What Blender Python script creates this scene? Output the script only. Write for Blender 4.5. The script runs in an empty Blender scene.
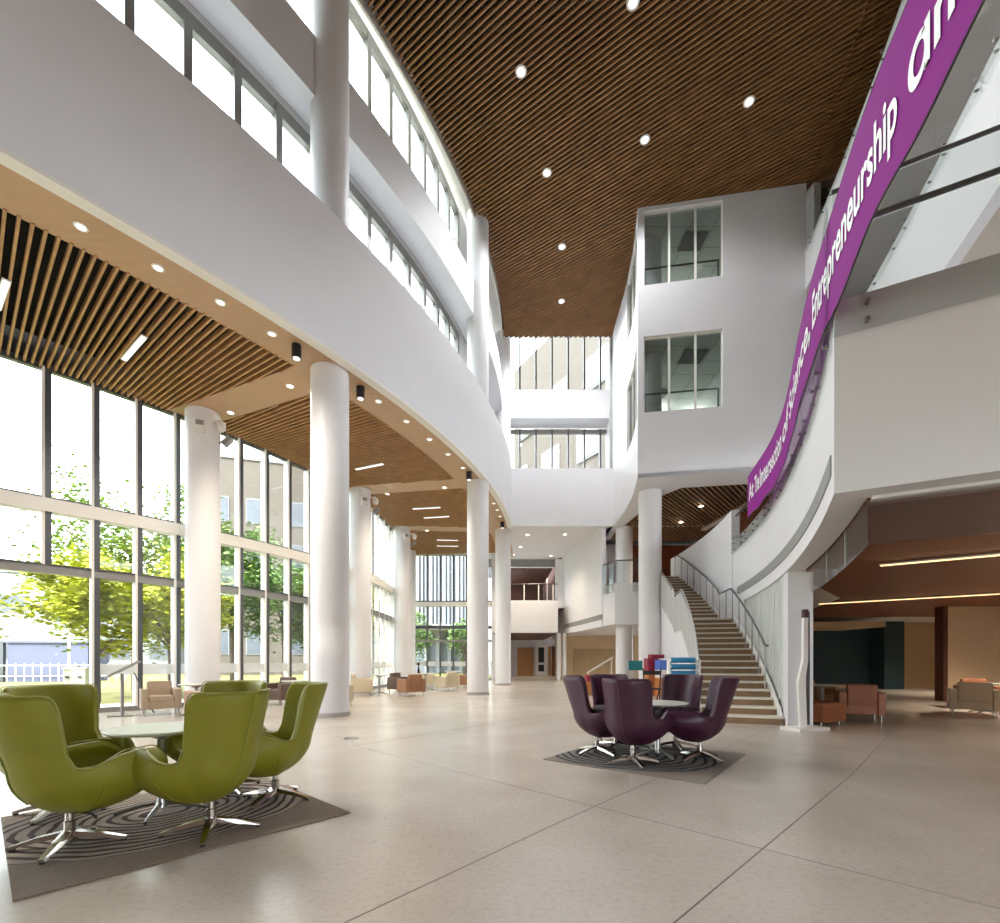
import bpy, bmesh, math, random
import numpy as np
from mathutils import Vector, Matrix
random.seed(7)
S = bpy.context.scene
COL = S.collection
PI = math.pi

# ------------------------------------------------------------------ materials
def lin(c):
    return tuple((v/12.92 if v <= .04045 else ((v+.055)/1.055)**2.4) for v in c)
def rgb(r, g, b):
    return lin((r/255, g/255, b/255)) + (1,)
def mat(name, col, rough=.5, metal=0, noise=0, nscale=8, bump=0, bscale=60, spec=.5, stretch=None, emis=None, coat=0):
    m = bpy.data.materials.new(name); m.use_nodes = True
    nt = m.node_tree; b = nt.nodes['Principled BSDF']
    b.inputs['Base Color'].default_value = col
    b.inputs['Roughness'].default_value = rough
    b.inputs['Metallic'].default_value = metal
    b.inputs['Specular IOR Level'].default_value = spec
    if coat: b.inputs['Coat Weight'].default_value = coat
    if emis:
        b.inputs['Emission Color'].default_value = emis[0]; b.inputs['Emission Strength'].default_value = emis[1]
    tc = nt.nodes.new('ShaderNodeTexCoord'); mp = nt.nodes.new('ShaderNodeMapping')
    nt.links.new(tc.outputs['Object'], mp.inputs[0])
    if stretch: mp.inputs['Scale'].default_value = stretch
    if noise:
        n = nt.nodes.new('ShaderNodeTexNoise'); n.inputs['Scale'].default_value = nscale; n.inputs['Detail'].default_value = 5
        nt.links.new(mp.outputs[0], n.inputs['Vector'])
        r = nt.nodes.new('ShaderNodeValToRGB'); r.color_ramp.elements[0].position = .3; r.color_ramp.elements[1].position = .7
        r.color_ramp.elements[0].color = tuple(c*(1-noise) for c in col[:3]) + (1,)
        r.color_ramp.elements[1].color = tuple(min(1, c*(1+noise)) for c in col[:3]) + (1,)
        nt.links.new(n.outputs['Fac'], r.inputs[0]); nt.links.new(r.outputs[0], b.inputs['Base Color'])
    if bump:
        n2 = nt.nodes.new('ShaderNodeTexNoise'); n2.inputs['Scale'].default_value = bscale; n2.inputs['Detail'].default_value = 3
        nt.links.new(mp.outputs[0], n2.inputs['Vector'])
        bp = nt.nodes.new('ShaderNodeBump'); bp.inputs['Strength'].default_value = bump; bp.inputs['Distance'].default_value = .01
        nt.links.new(n2.outputs['Fac'], bp.inputs['Height']); nt.links.new(bp.outputs[0], b.inputs['Normal'])
    return m
def glass(name, tint=(1, 1, 1), refl=.08, rough=.02, graze=.32):
    m = bpy.data.materials.new(name); m.use_nodes = True
    nt = m.node_tree; nt.nodes.clear()
    o = nt.nodes.new('ShaderNodeOutputMaterial'); t = nt.nodes.new('ShaderNodeBsdfTransparent'); g = nt.nodes.new('ShaderNodeBsdfGlossy')
    t.inputs[0].default_value = tint + (1,); g.inputs['Roughness'].default_value = rough
    f = nt.nodes.new('ShaderNodeLayerWeight'); f.inputs[0].default_value = .3
    mu = nt.nodes.new('ShaderNodeMath'); mu.operation = 'MULTIPLY_ADD'; mu.inputs[1].default_value = graze; mu.inputs[2].default_value = refl*.5
    nt.links.new(f.outputs['Fresnel'], mu.inputs[0])
    mx = nt.nodes.new('ShaderNodeMixShader')
    nt.links.new(mu.outputs[0], mx.inputs[0]); nt.links.new(t.outputs[0], mx.inputs[1]); nt.links.new(g.outputs[0], mx.inputs[2])
    nt.links.new(mx.outputs[0], o.inputs[0])
    return m
def frosted(name, col, alpha):
    m = bpy.data.materials.new(name); m.use_nodes = True
    nt = m.node_tree; b = nt.nodes['Principled BSDF']
    b.inputs['Base Color'].default_value = col; b.inputs['Roughness'].default_value = .35; b.inputs['Alpha'].default_value = alpha
    return m
def emit(name, col, s):
    m = bpy.data.materials.new(name); m.use_nodes = True
    nt = m.node_tree; nt.nodes.clear()
    o = nt.nodes.new('ShaderNodeOutputMaterial'); e = nt.nodes.new('ShaderNodeEmission')
    e.inputs[0].default_value = col; e.inputs[1].default_value = s
    nt.links.new(e.outputs[0], o.inputs[0]); return m

M = {}
M['white'] = mat('white_paint', rgb(224, 223, 225), .55, noise=.015, nscale=1.5)
M['column'] = mat('column_paint', rgb(230, 229, 230), .42, noise=.015, nscale=1.2)
M['soffit_white'] = mat('white_trim', rgb(232, 229, 222), .6, noise=.01)
M['slat'] = mat('timber_slat', rgb(176, 134, 90), .5, noise=.16, nscale=3)
M['slat_top'] = mat('atrium_timber_slat', rgb(148, 108, 68), .5, noise=.16, nscale=2)
M['bulkhead'] = mat('timber_soffit', rgb(184, 150, 118), .45, noise=.05, nscale=2, stretch=(1, 6, 1))
M['black'] = mat('black_plenum', rgb(22, 19, 18), .9, noise=.3, nscale=2)
M['plenum'] = mat('dark_brown_plenum', rgb(38, 27, 20), .9, noise=.25, nscale=2)
M['redwood'] = mat('red_brown_timber', rgb(122, 66, 38), .42, noise=.14, nscale=3, stretch=(2, 2, 12))
M['alu'] = mat('aluminium_frame', rgb(150, 148, 144), .4, .6, noise=.03)
M['darkalu'] = mat('dark_grey_frame', rgb(92, 94, 98), .4, .5, noise=.04)
M['steel'] = mat('brushed_steel', rgb(160, 158, 154), .3, .9, noise=.05, nscale=20)
M['chrome'] = mat('polished_chrome', rgb(205, 200, 192), .14, 1, noise=.03)
M['rail'] = mat('handrail_steel', rgb(96, 96, 97), .35, .7, noise=.05)
M['blackplastic'] = mat('black_plastic', rgb(28, 28, 29), .4, noise=.1)
M['glass'] = glass('clear_glass', (.95, .97, .96), .06)
M['glass_rail'] = glass('balustrade_glass', (.93, .945, .94), .12)
M['glass_gallery'] = glass('gallery_glass', (.93, .945, .94), .02, .004, .06)
M['glass_dark'] = glass('grey_tinted_glass', (.76, .79, .78), .14)
M['smoke_glass'] = glass('smoke_curtain_glass', (.80, .78, .76), .3)
M['frost'] = frosted('frosted_film', rgb(235, 238, 238), .75)
M['channel'] = frosted('green_white_channel_glass', rgb(208, 213, 207), .98)
M['stairglass'] = frosted('dotted_stair_glass', rgb(205, 206, 202), .72)
M['green'] = mat('olive_green_leather', rgb(134, 132, 30), .5, noise=.07, nscale=6, bump=.12, bscale=180)
M['green_seat'] = mat('olive_green_cushion', rgb(142, 143, 52), .42, noise=.05, nscale=6, bump=.1, bscale=160)
M['piping'] = mat('light_green_piping', rgb(142, 146, 66), .5, noise=.05)
M['purple'] = mat('aubergine_leather', rgb(64, 26, 48), .4, noise=.1, nscale=6, bump=.12, bscale=180)
M['purple_pipe'] = mat('mauve_piping', rgb(92, 58, 78), .5, noise=.05)
M['tabletop'] = mat('pale_laminate', rgb(214, 218, 204), .28, noise=.02)
M['tan'] = mat('tan_upholstery', rgb(176, 158, 136), .7, noise=.06, nscale=20, bump=.1, bscale=200)
M['beige'] = mat('beige_upholstery', rgb(206, 192, 164), .7, noise=.05, nscale=20, bump=.1, bscale=200)
M['brown'] = mat('brown_leather', rgb(150, 108, 76), .5, noise=.08, nscale=10, bump=.1, bscale=150)
M['darkbrown'] = mat('taupe_leather', rgb(104, 84, 74), .5, noise=.08, nscale=10, bump=.1, bscale=150)
M['orange'] = mat('rust_leather', rgb(150, 92, 60), .5, noise=.08, nscale=10, bump=.1, bscale=150)
M['khaki'] = mat('khaki_leather', rgb(158, 130, 96), .5, noise=.08, nscale=10, bump=.1, bscale=150)
M['deepwood'] = mat('dark_red_brown_timber', rgb(84, 48, 36), .5, noise=.14, nscale=3, stretch=(2, 2, 12))
M['teal'] = mat('dark_teal_paint', rgb(36, 62, 70), .6, noise=.08, nscale=1)
M['beigewall'] = mat('beige_paint', rgb(206, 180, 146), .6, noise=.03, nscale=1)
M['unlit_lip'] = mat('unlit_white_lip', rgb(186, 174, 158), .6, noise=.03)  # beige paints in the unlit look of a white lip
M['tanwall'] = mat('tan_panel', rgb(176, 152, 116), .6, noise=.05, nscale=1)
M['door'] = mat('oak_door', rgb(176, 126, 74), .45, noise=.1, nscale=3, stretch=(8, 8, 1))
M['riser'] = mat('brown_stair_riser', rgb(134, 104, 74), .55, noise=.1, nscale=4)
M['tread'] = mat('pale_stone_tread', rgb(214, 206, 192), .45, noise=.05, nscale=12)
M['banner'] = mat('purple_banner_vinyl', rgb(140, 28, 136), .75, noise=.03, nscale=1, spec=.15)
M['letter'] = mat('white_vinyl_lettering', rgb(244, 240, 246), .5, noise=.01)
M['grille'] = mat('grey_air_grille', rgb(142, 141, 139), .6, noise=.12, nscale=40)
M['lamp'] = emit('lamp_warm_white', (1, .9, .74, 1), 7)
M['lamp_soft'] = emit('lamp_soft_white', (1, .95, .87, 1), 1.15)
M['strip'] = emit('warm_light_strip', (1, .66, .30, 1), 2.2)
M['lampring'] = mat('white_lamp_trim', rgb(236, 234, 230), .4, noise=.01)
M['leaf'] = mat('leaf_green', rgb(122, 146, 52), .6, noise=.35, nscale=1.2)
M['leaf2'] = mat('leaf_yellow_green', rgb(172, 178, 42), .6, noise=.3, nscale=1.2)
M['leaf3'] = mat('leaf_mid_green', rgb(116, 146, 78), .6, noise=.35, nscale=1.2)
M['bark'] = mat('bark', rgb(110, 96, 82), .9, noise=.3, nscale=9)
M['lawn'] = mat('lawn_turf', rgb(118, 116, 66), .95, noise=.3, nscale=.6, bump=.3, bscale=30)
M['paving'] = mat('outdoor_paving', rgb(190, 184, 174), .85, noise=.08, nscale=2)
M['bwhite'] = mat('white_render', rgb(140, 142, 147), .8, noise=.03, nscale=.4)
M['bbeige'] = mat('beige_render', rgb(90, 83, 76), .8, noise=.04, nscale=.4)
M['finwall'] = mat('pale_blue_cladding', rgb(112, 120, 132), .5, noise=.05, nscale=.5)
M['bwin'] = mat('outdoor_window_glass', rgb(84, 90, 100), .35, noise=.1, nscale=.5)
M['shed'] = mat('lilac_grey_metal', rgb(92, 96, 122), .6, noise=.05)
M['blue'] = mat('blue_vinyl', rgb(34, 118, 160), .4, noise=.1, nscale=5)
M['royal'] = mat('royal_blue_board', rgb(84, 120, 206), .5, noise=.05)
M['red'] = mat('crimson_board', rgb(150, 26, 58), .5, noise=.08)
M['teal_board'] = mat('teal_board', rgb(22, 116, 124), .5, noise=.08)
M['plywood'] = mat('orange_plywood', rgb(190, 118, 66), .5, noise=.1, nscale=3, stretch=(1, 1, 6))
M['tile'] = mat('ceiling_tile', rgb(168, 172, 166), .8, noise=.03)
M['rearwall'] = mat('grey_brown_panel', rgb(118, 100, 92), .7, noise=.05)
M['ventdark'] = mat('dark_vent', rgb(84, 88, 88), .7, noise=.05)

def floor_mat():
    m = bpy.data.materials.new('polished_terrazzo'); m.use_nodes = True
    nt = m.node_tree; b = nt.nodes['Principled BSDF']; N = nt.nodes; L = nt.links
    tc = N.new('ShaderNodeTexCoord')
    def noise(s, d=4):
        n = N.new('ShaderNodeTexNoise'); n.inputs['Scale'].default_value = s; n.inputs['Detail'].default_value = d
        L.new(tc.outputs['Object'], n.inputs['Vector']); return n
    n1 = noise(.9, 3); r1 = N.new('ShaderNodeValToRGB')
    r1.color_ramp.elements[0].position = .3; r1.color_ramp.elements[1].position = .72
    r1.color_ramp.elements[0].color = rgb(190, 179, 167); r1.color_ramp.elements[1].color = rgb(205, 195, 184)
    L.new(n1.outputs['Fac'], r1.inputs[0])
    n2 = noise(26, 1); r2 = N.new('ShaderNodeValToRGB')
    r2.color_ramp.elements[0].position = .25; r2.color_ramp.elements[1].position = .55
    r2.color_ramp.elements[0].color = (.88, .865, .85, 1); r2.color_ramp.elements[1].color = (1, 1, 1, 1)
    L.new(n2.outputs['Fac'], r2.inputs[0])
    a = N.new('ShaderNodeMix'); a.data_type = 'RGBA'; a.blend_type = 'MULTIPLY'; a.inputs[0].default_value = .8
    L.new(r1.outputs[0], a.inputs[6]); L.new(r2.outputs[0], a.inputs[7])
    L.new(a.outputs[2], b.inputs['Base Color'])
    n3 = noise(1.1, 2); mr = N.new('ShaderNodeMapRange'); mr.inputs[3].default_value = .19; mr.inputs[4].default_value = .28
    L.new(n3.outputs['Fac'], mr.inputs[0]); L.new(mr.outputs[0], b.inputs['Roughness'])
    b.inputs['Specular IOR Level'].default_value = .6
    return m
M['floor'] = floor_mat()

def rug_mat(name, base, inner, line, centre, squash, period, width):
    m = bpy.data.materials.new(name); m.use_nodes = True
    nt = m.node_tree; b = nt.nodes['Principled BSDF']; N = nt.nodes; L = nt.links
    b.inputs['Roughness'].default_value = .95
    tc = N.new('ShaderNodeTexCoord')
    nz = N.new('ShaderNodeTexNoise'); nz.inputs['Scale'].default_value = 1.7; L.new(tc.outputs['Object'], nz.inputs['Vector'])
    mxv = N.new('ShaderNodeMix'); mxv.data_type = 'VECTOR'; mxv.inputs[0].default_value = .18
    L.new(tc.outputs['Object'], mxv.inputs[4]); L.new(nz.outputs['Color'], mxv.inputs[5])
    mp = N.new('ShaderNodeMapping'); L.new(mxv.outputs[1], mp.inputs[0])
    mp.inputs['Location'].default_value = centre; mp.inputs['Scale'].default_value = squash
    ln = N.new('ShaderNodeVectorMath'); ln.operation = 'LENGTH'; L.new(mp.outputs[0], ln.inputs[0])
    md = N.new('ShaderNodeMath'); md.operation = 'PINGPONG'; md.inputs[1].default_value = period; L.new(ln.outputs['Value'], md.inputs[0])
    lt = N.new('ShaderNodeMath'); lt.operation = 'LESS_THAN'; lt.inputs[1].default_value = width; L.new(md.outputs[0], lt.inputs[0])
    ins = N.new('ShaderNodeMath'); ins.operation = 'LESS_THAN'; ins.inputs[1].default_value = .93; L.new(ln.outputs['Value'], ins.inputs[0])
    mu = N.new('ShaderNodeMath'); mu.operation = 'MULTIPLY'; L.new(lt.outputs[0], mu.inputs[0]); L.new(ins.outputs[0], mu.inputs[1])
    m1 = N.new('ShaderNodeMix'); m1.data_type = 'RGBA'; m1.inputs[6].default_value = base; m1.inputs[7].default_value = inner; L.new(ins.outputs[0], m1.inputs[0])
    m2 = N.new('ShaderNodeMix'); m2.data_type = 'RGBA'; m2.inputs[7].default_value = line; L.new(m1.outputs[2], m2.inputs[6]); L.new(mu.outputs[0], m2.inputs[0])
    pn = N.new('ShaderNodeTexNoise'); pn.inputs['Scale'].default_value = 120; L.new(tc.outputs['Object'], pn.inputs['Vector'])
    mm = N.new('ShaderNodeMix'); mm.data_type = 'RGBA'; mm.blend_type = 'OVERLAY'; mm.inputs[0].default_value = .5
    L.new(m2.outputs[2], mm.inputs[6]); L.new(pn.outputs['Fac'], mm.inputs[7]); L.new(mm.outputs[2], b.inputs['Base Color'])
    bp = N.new('ShaderNodeBump'); bp.inputs['Strength'].default_value = .5; bp.inputs['Distance'].default_value = .01
    L.new(pn.outputs['Fac'], bp.inputs['Height']); L.new(bp.outputs[0], b.inputs['Normal'])
    return m
def tile_mat():
    m = mat('ceiling_tile_grid', rgb(188, 192, 186), .8)
    nt = m.node_tree; b = nt.nodes['Principled BSDF']
    tc = nt.nodes.new('ShaderNodeTexCoord'); br = nt.nodes.new('ShaderNodeTexBrick')
    br.offset = 0; br.inputs['Scale'].default_value = 1; br.inputs['Brick Width'].default_value = .9; br.inputs['Row Height'].default_value = .9; br.inputs['Mortar Size'].default_value = .012
    br.inputs['Color1'].default_value = br.inputs['Color2'].default_value = rgb(188, 192, 186); br.inputs['Mortar'].default_value = rgb(110, 112, 110)
    nt.links.new(tc.outputs['Object'], br.inputs['Vector']); nt.links.new(br.outputs['Color'], b.inputs['Base Color'])
    return m
M['tilegrid'] = tile_mat()

# ------------------------------------------------------------------ objects
def obj(name, bm, m, parent=None, smooth=False, world=True):
    me = bpy.data.meshes.new(name)
    bmesh.ops.recalc_face_normals(bm, faces=bm.faces)
    bm.to_mesh(me); bm.free()
    if smooth:
        for p in me.polygons: p.use_smooth = True
    me.materials.append(M[m] if isinstance(m, str) else m)
    o = bpy.data.objects.new(name, me); COL.objects.link(o)
    if parent is not None:
        o.parent = parent
        if world: o.matrix_parent_inverse = wm(parent).inverted()
    return o
def wm(o):
    m = Matrix.Translation(o.location) @ o.rotation_euler.to_matrix().to_4x4()
    return (wm(o.parent) @ o.matrix_parent_inverse @ m) if o.parent else m
def tag(o, label=None, cat=None, group=None, kind=None):
    if label: o['label'] = label
    if cat: o['category'] = cat
    if group: o['group'] = group
    if kind: o['kind'] = kind
    return o
def thing(name, label, cat, loc=(0, 0, 0), rz=0, group=None, kind=None):
    o = bpy.data.objects.new(name, None); COL.objects.link(o)
    o.empty_display_size = .1
    o.location = loc; o.rotation_euler = (0, 0, rz)
    return tag(o, label, cat, group, kind)
def copy_tree(o, parent=None):
    c = o.copy(); COL.objects.link(c); c.parent = parent
    if parent is not None: c.matrix_parent_inverse = o.matrix_parent_inverse.copy()
    for ch in list(o.children): copy_tree(ch, c)
    return c
def place(proto, i, loc, rz, label, group=None):
    o = proto if i == 0 else copy_tree(proto)
    o.location = loc; o.rotation_euler = (0, 0, rz); o['label'] = label
    if group: o['group'] = group
    return o
def smoothing(o, thresh=.7):
    for p in o.data.polygons: p.use_smooth = True
    try:
        o.data.set_sharp_from_angle(angle=thresh)
    except Exception: pass
    return o

# ------------------------------------------------------------------ mesh helpers
def BM(): return bmesh.new()
def box(bm, c, s, rz=0, bev=0, R=None, seg=2):
    r = bmesh.ops.create_cube(bm, size=1)
    vs = r['verts']
    mtx = Matrix.Translation(c) @ (R if R is not None else Matrix.Rotation(rz, 4, 'Z')) @ Matrix.Diagonal((s[0], s[1], s[2], 1))
    bmesh.ops.transform(bm, matrix=mtx, verts=vs)
    if bev:
        es = list({e for v in vs for e in v.link_edges})
        bmesh.ops.bevel(bm, geom=es, offset=bev, segments=seg, affect='EDGES', profile=.6)
    return bm
def cyl(bm, p0, p1, r0, r1=None, n=20, cap=True):
    r1 = r0 if r1 is None else r1
    p0 = Vector(p0); p1 = Vector(p1); d = p1-p0
    q = d.to_track_quat('Z', 'Y').to_matrix().to_4x4()
    bmesh.ops.create_cone(bm, cap_ends=cap, segments=n, radius1=r0, radius2=r1, depth=d.length, matrix=Matrix.Translation((p0+p1)/2) @ q)
    return bm
def prism(bm, pts, z0, z1):
    lo = [bm.verts.new((p[0], p[1], z0)) for p in pts]; hi = [bm.verts.new((p[0], p[1], z1)) for p in pts]
    n = len(pts)
    bm.faces.new(lo[::-1]); bm.faces.new(hi)
    for i in range(n):
        bm.faces.new((lo[i], lo[(i+1) % n], hi[(i+1) % n], hi[i]))
    return bm
def band(bm, inner, outer, zlo, zhi):
    """closed strip between two matching plan polylines; zlo/zhi numbers or lists"""
    n = len(inner)
    zl = zlo if isinstance(zlo, (list, tuple)) else [zlo]*n
    zh = zhi if isinstance(zhi, (list, tuple)) else [zhi]*n
    a = [bm.verts.new((inner[i][0], inner[i][1], zl[i])) for i in range(n)]
    b = [bm.verts.new((outer[i][0], outer[i][1], zl[i])) for i in range(n)]
    c = [bm.verts.new((outer[i][0], outer[i][1], zh[i])) for i in range(n)]
    d = [bm.verts.new((inner[i][0], inner[i][1], zh[i])) for i in range(n)]
    for i in range(n-1):
        for u, v in ((a, b), (b, c), (c, d), (d, a)):
            bm.faces.new((u[i], u[i+1], v[i+1], v[i]))
    bm.faces.new((a[0], b[0], c[0], d[0])); bm.faces.new((a[-1], d[-1], c[-1], b[-1]))
    return bm
def tube(bm, pts, r, n=8):
    pts = [Vector(p) for p in pts]; rings = []
    for i, p in enumerate(pts):
        t = (pts[min(i+1, len(pts)-1)]-pts[max(i-1, 0)]).normalized()
        up = Vector((0, 0, 1)) if abs(t.z) < .95 else Vector((1, 0, 0))
        x = t.cross(up).normalized(); y = x.cross(t)
        rings.append([bm.verts.new(p+x*r*math.cos(2*PI*k/n)+y*r*math.sin(2*PI*k/n)) for k in range(n)])
    for a, b in zip(rings, rings[1:]):
        for k in range(n): bm.faces.new((a[k], a[(k+1) % n], b[(k+1) % n], b[k]))
    bm.faces.new(rings[0][::-1]); bm.faces.new(rings[-1]); return bm
def lathe(bm, prof, c=(0, 0, 0), n=32, ring=False):
    rings = []
    for r, z in prof:
        rings.append([bm.verts.new((c[0]+r*math.cos(2*PI*k/n), c[1]+r*math.sin(2*PI*k/n), c[2]+z)) for k in range(n)])
    for a, b in zip(rings, rings[1:]):
        for k in range(n): bm.faces.new((a[k], a[(k+1) % n], b[(k+1) % n], b[k]))
    if ring:
        for k in range(n): bm.faces.new((rings[-1][k], rings[-1][(k+1) % n], rings[0][(k+1) % n], rings[0][k]))
        return bm
    bm.faces.new(rings[0][::-1]); bm.faces.new(rings[-1]); return bm
def wall_holes(bm, p0, p1, z0, z1, th, holes):
    """straight wall from p0 to p1, thickness th to the left of p0->p1, holes (d0,d1,za,zb)"""
    p0 = Vector(p0); p1 = Vector(p1); L = (p1-p0).length; u = (p1-p0)/L; nrm = Vector((-u.y, u.x))
    xs = sorted({0, L, *[h[0] for h in holes], *[h[1] for h in holes]}); zs = sorted({z0, z1, *[h[2] for h in holes], *[h[3] for h in holes]})
    rz = math.atan2(u.y, u.x)
    for a, b in zip(xs, xs[1:]):
        for c, d in zip(zs, zs[1:]):
            if any(h[0]-1e-6 <= a and b <= h[1]+1e-6 and h[2]-1e-6 <= c and d <= h[3]+1e-6 for h in holes): continue
            m = p0+u*(a+b)/2+nrm*th/2
            box(bm, (m.x, m.y, (c+d)/2), (b-a, th, d-c), rz)
    bmesh.ops.remove_doubles(bm, verts=bm.verts, dist=1e-4)
    # drop internal faces shared by neighbouring cells
    seen = {}
    for f in list(bm.faces):
        k = tuple(sorted(v.index for v in f.verts)) if False else tuple(sorted((round(v.co.x, 3), round(v.co.y, 3), round(v.co.z, 3)) for v in f.verts))
        seen.setdefault(k, []).append(f)
    dead = [f for v in seen.values() if len(v) > 1 for f in v]
    if dead: bmesh.ops.delete(bm, geom=dead, context='FACES_ONLY')
    return bm

# ------------------------------------------------------------------ plan curves of the building (metres)
class Curve:
    def __init__(self, pts, deg):
        p = np.array(pts, float); self.c = np.polyfit(p[:, 1], p[:, 0], deg); self.a, self.b = p[:, 1].min(), p[:, 1].max()
        self.d = np.polyder(self.c)
    def x(self, y):
        yc = min(max(y, self.a), self.b)
        return float(np.polyval(self.c, yc) + np.polyval(self.d, yc)*(y-yc))
    def slope(self, y): return float(np.polyval(self.d, min(max(y, self.a), self.b)))
    def pt(self, y, off=0):            # off > 0: to the left of travel (-X side)
        s = self.slope(y); n = math.hypot(1, s)
        return (self.x(y)-off/n, y+off*s/n)
    def path(self, y0, y1, n, off=0): return [self.pt(y0+(y1-y0)*i/(n-1), off) for i in range(n)]
FS = Curve([(-6.566, 6.238), (-5.87, 7.22), (-4.575, 8.906), (-3.951, 9.775), (-3.247, 11.02), (-2.435, 12.57), (-1.70, 14.17), (-1.02, 15.91), (-.56, 17.52), (-.05, 19.4), (.35, 21.8), (.594, 24.1)], 3)
KC = Curve([(-5.24, 9.21), (-4.08, 11.0), (-3.47, 11.92), (-2.36, 14.17), (-1.9, 15.07), (-.80, 18.1), (-.4, 20), (.10, 24.2)], 3)
WC = Curve([(-6.13, 9.32), (-5.59, 10.08), (-5.03, 10.85), (-4.66, 11.52), (-4.03, 12.49), (-3.65, 13.30), (-3.25, 14.16), (-2.86, 15.02), (-2.49, 15.9), (-2.16, 16.74), (-1.85, 17.67), (-1.49, 18.9), (-.95, 22), (-.6, 26)], 3)
FC = Curve([(-10.98, 10.43), (-10.51, 11.01), (-9.93, 11.66), (-9.40, 12.33), (-8.89, 13.1), (-8.20, 14.1), (-6.80, 16.9), (-5.95, 19.6), (-5.65, 22.5), (-5.70, 25), (-5.95, 28), (-6.35, 30.5)], 4)
EC = Curve([(3.44, 4.91), (4.03, 5.96), (4.52, 6.88), (5.22, 8.43), (6.08, 10.7), (7.29, 14.86), (7.96, 22.1)], 3)
GC = Curve([(10.7, 16.9), (9.5, 12.9), (8.67, 10.2), (8.1, 8.6), (7.35, 6.9)], 2)

# ================================================================== SETTING
def struct(name, bm, m, label, parent=None, cat='wall', smooth=False):
    o = obj(name, bm, m, parent, smooth)
    return tag(o, label, cat, None, 'structure')

# floor
fp = FC.path(-8, 30.5, 50) + [(-.4, 30.6), (-.4, 40), (24, 40), (24, -8)]
fl = struct('floor', prism(BM(), fp, -.15, 0), 'floor', 'pale grey polished terrazzo floor of the atrium', cat='floor')
def joint(a, b, w=.008):
    a = Vector(a); b = Vector(b); m = (a+b)/2; d = b-a
    obj('floor_joint', box(BM(), (m.x, m.y, .0006), (d.length, w, .0012), math.atan2(d.y, d.x)), 'grille_dark', fl)
M['grille_dark'] = mat('dark_joint', rgb(112, 103, 94), .6, noise=.05)
joint((-.6, .93), (4.0, 5.4)); joint((4.0, 5.4), (9.3, 10.9)); joint((-2.6, .2), (.4, 3.72)); joint((.4, 3.72), (5.4, 9.35)); joint((-2.2, 7.2), (2.9, 2.2), .004)
joint((-2.2, 7.2), (1.4, 11.6), .004); joint((-7.4, 4.5), (-2.2, 10.3), .004)
# dark skirting of the ground floor rooms is part of each wall

# outer ground and planting
lawn = struct('ground_exterior', box(BM(), (-30, 30, -.25), (140, 140, .2)), 'lawn', 'sunlit lawn outside the glass facade', cat='ground')
struct('path_exterior', band(BM(), FC.path(-4, 33, 30, .1), FC.path(-4, 33, 30, 3.2), -.15, -.03), 'paving', 'pale paved strip along the outside of the facade', cat='path')

# ---------- columns
def column(x, y, r, z0, z1, label):
    t = thing('column', label, 'column', (x, y, z0), kind='structure')
    smoothing(obj('shaft', cyl(BM(), (x, y, z0), (x, y, z1), r, n=48), 'column', t))
    if z0 == 0:
        smoothing(obj('base_ring', lathe(BM(), [(r+.025, 0), (r+.025, .09), (r+.005, .1), (r-.05, .1)], (x, y, 0), 48), 'alu_base', t))
    return t
M['alu_base'] = mat('grey_column_base', rgb(176, 172, 166), .4, noise=.03)
I1, I2, I3 = (-3.99, 11.15), (-.84, 18.05), (.16, 24.7)
O1, O2, O3, O4 = (-8.13, 13.0), (-5.57, 18.9), (-5.02, 24.3), (-5.62, 29.3)
column(*I1, .43, 0, 18.2, 'big white round column nearest the green chairs, rising through the curved balcony')
column(*I2, .41, 0, 18.2, 'white round column in mid atrium beside the beige armchair')
column(*I3, .40, 0, 18.2, 'white round column farthest back along the curved balcony edge')
column(*O1, .42, 0, 8.1, 'white round column against the glass facade behind the tan armchair')
column(*O2, .42, 0, 8.1, 'white round column half hidden behind the big near column')
column(*O3, .42, 0, 8.1, 'white round column by the facade behind the brown armchair')
column(*O4, .40, 0, 8.1, 'white round column at the far facade corner beside the glass end wall')
column(5.94, 18.8, .44, 0, 17.75, 'white round column under the projecting office box beside the stairs')
column(6.30, 24.1, .42, 0, 8.0, 'white round column passing the small upper balcony behind the stairs')

# ---------- left curved balcony fascias, soffits
ys = (-5.5, 24.1)
struct('wall_left', band(BM(), FS.path(*ys, 60), FS.path(*ys, 60, .16), 8.05, 11.05), 'white', 'broad white curved balcony fascia above the timber soffit', smooth=False)
struct('trim_1', band(BM(), FS.path(*ys, 60, -.01), FS.path(*ys, 60, .22), 8.0, 8.06), 'soffit_white', 'white lip under the broad curved fascia', cat='trim')
sof = struct('ceiling', band(BM(), FS.path(-5, 31, 70, .22), FS.path(-5, 31, 70, 1.2), 8.04, 8.2), 'bulkhead', 'curved brown timber soffit strip holding the downlights', cat='ceiling')
def beam(a, b, w, name):
    a = Vector(a); b = Vector(b); d = (b-a).normalized(); a2 = a-d*.9; b2 = b+d*.1; m = (a2+b2)/2
    struct('ceiling', box(BM(), (m.x, m.y, 8.115), ((b2-a2).length, w, .14), math.atan2(d.y, d.x)), 'bulkhead', name, cat='ceiling')
    return a, b, w
beams = [beam(O1, I1, 1.0, 'flat timber soffit beam between the two nearest columns'), beam(O2, I2, 1.0, 'flat timber soffit beam at the mid atrium column'), beam(O3, I3, .9, 'flat timber soffit beam at the farthest columns')]
struct('ceiling', band(BM(), FS.path(-5.5, 31, 60, .1), FC.path(-1, 31, 60, -.2), 8.62, 8.72), 'black', 'dark void above the slatted lounge ceiling', cat='ceiling')
struct('wall_left', band(BM(), FC.path(-2, 30.7, 60, -.06), FC.path(-2, 30.7, 60, .12), 8.1, 9.0), 'black', 'dark closing strip along the facade head', cat='wall')
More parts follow.
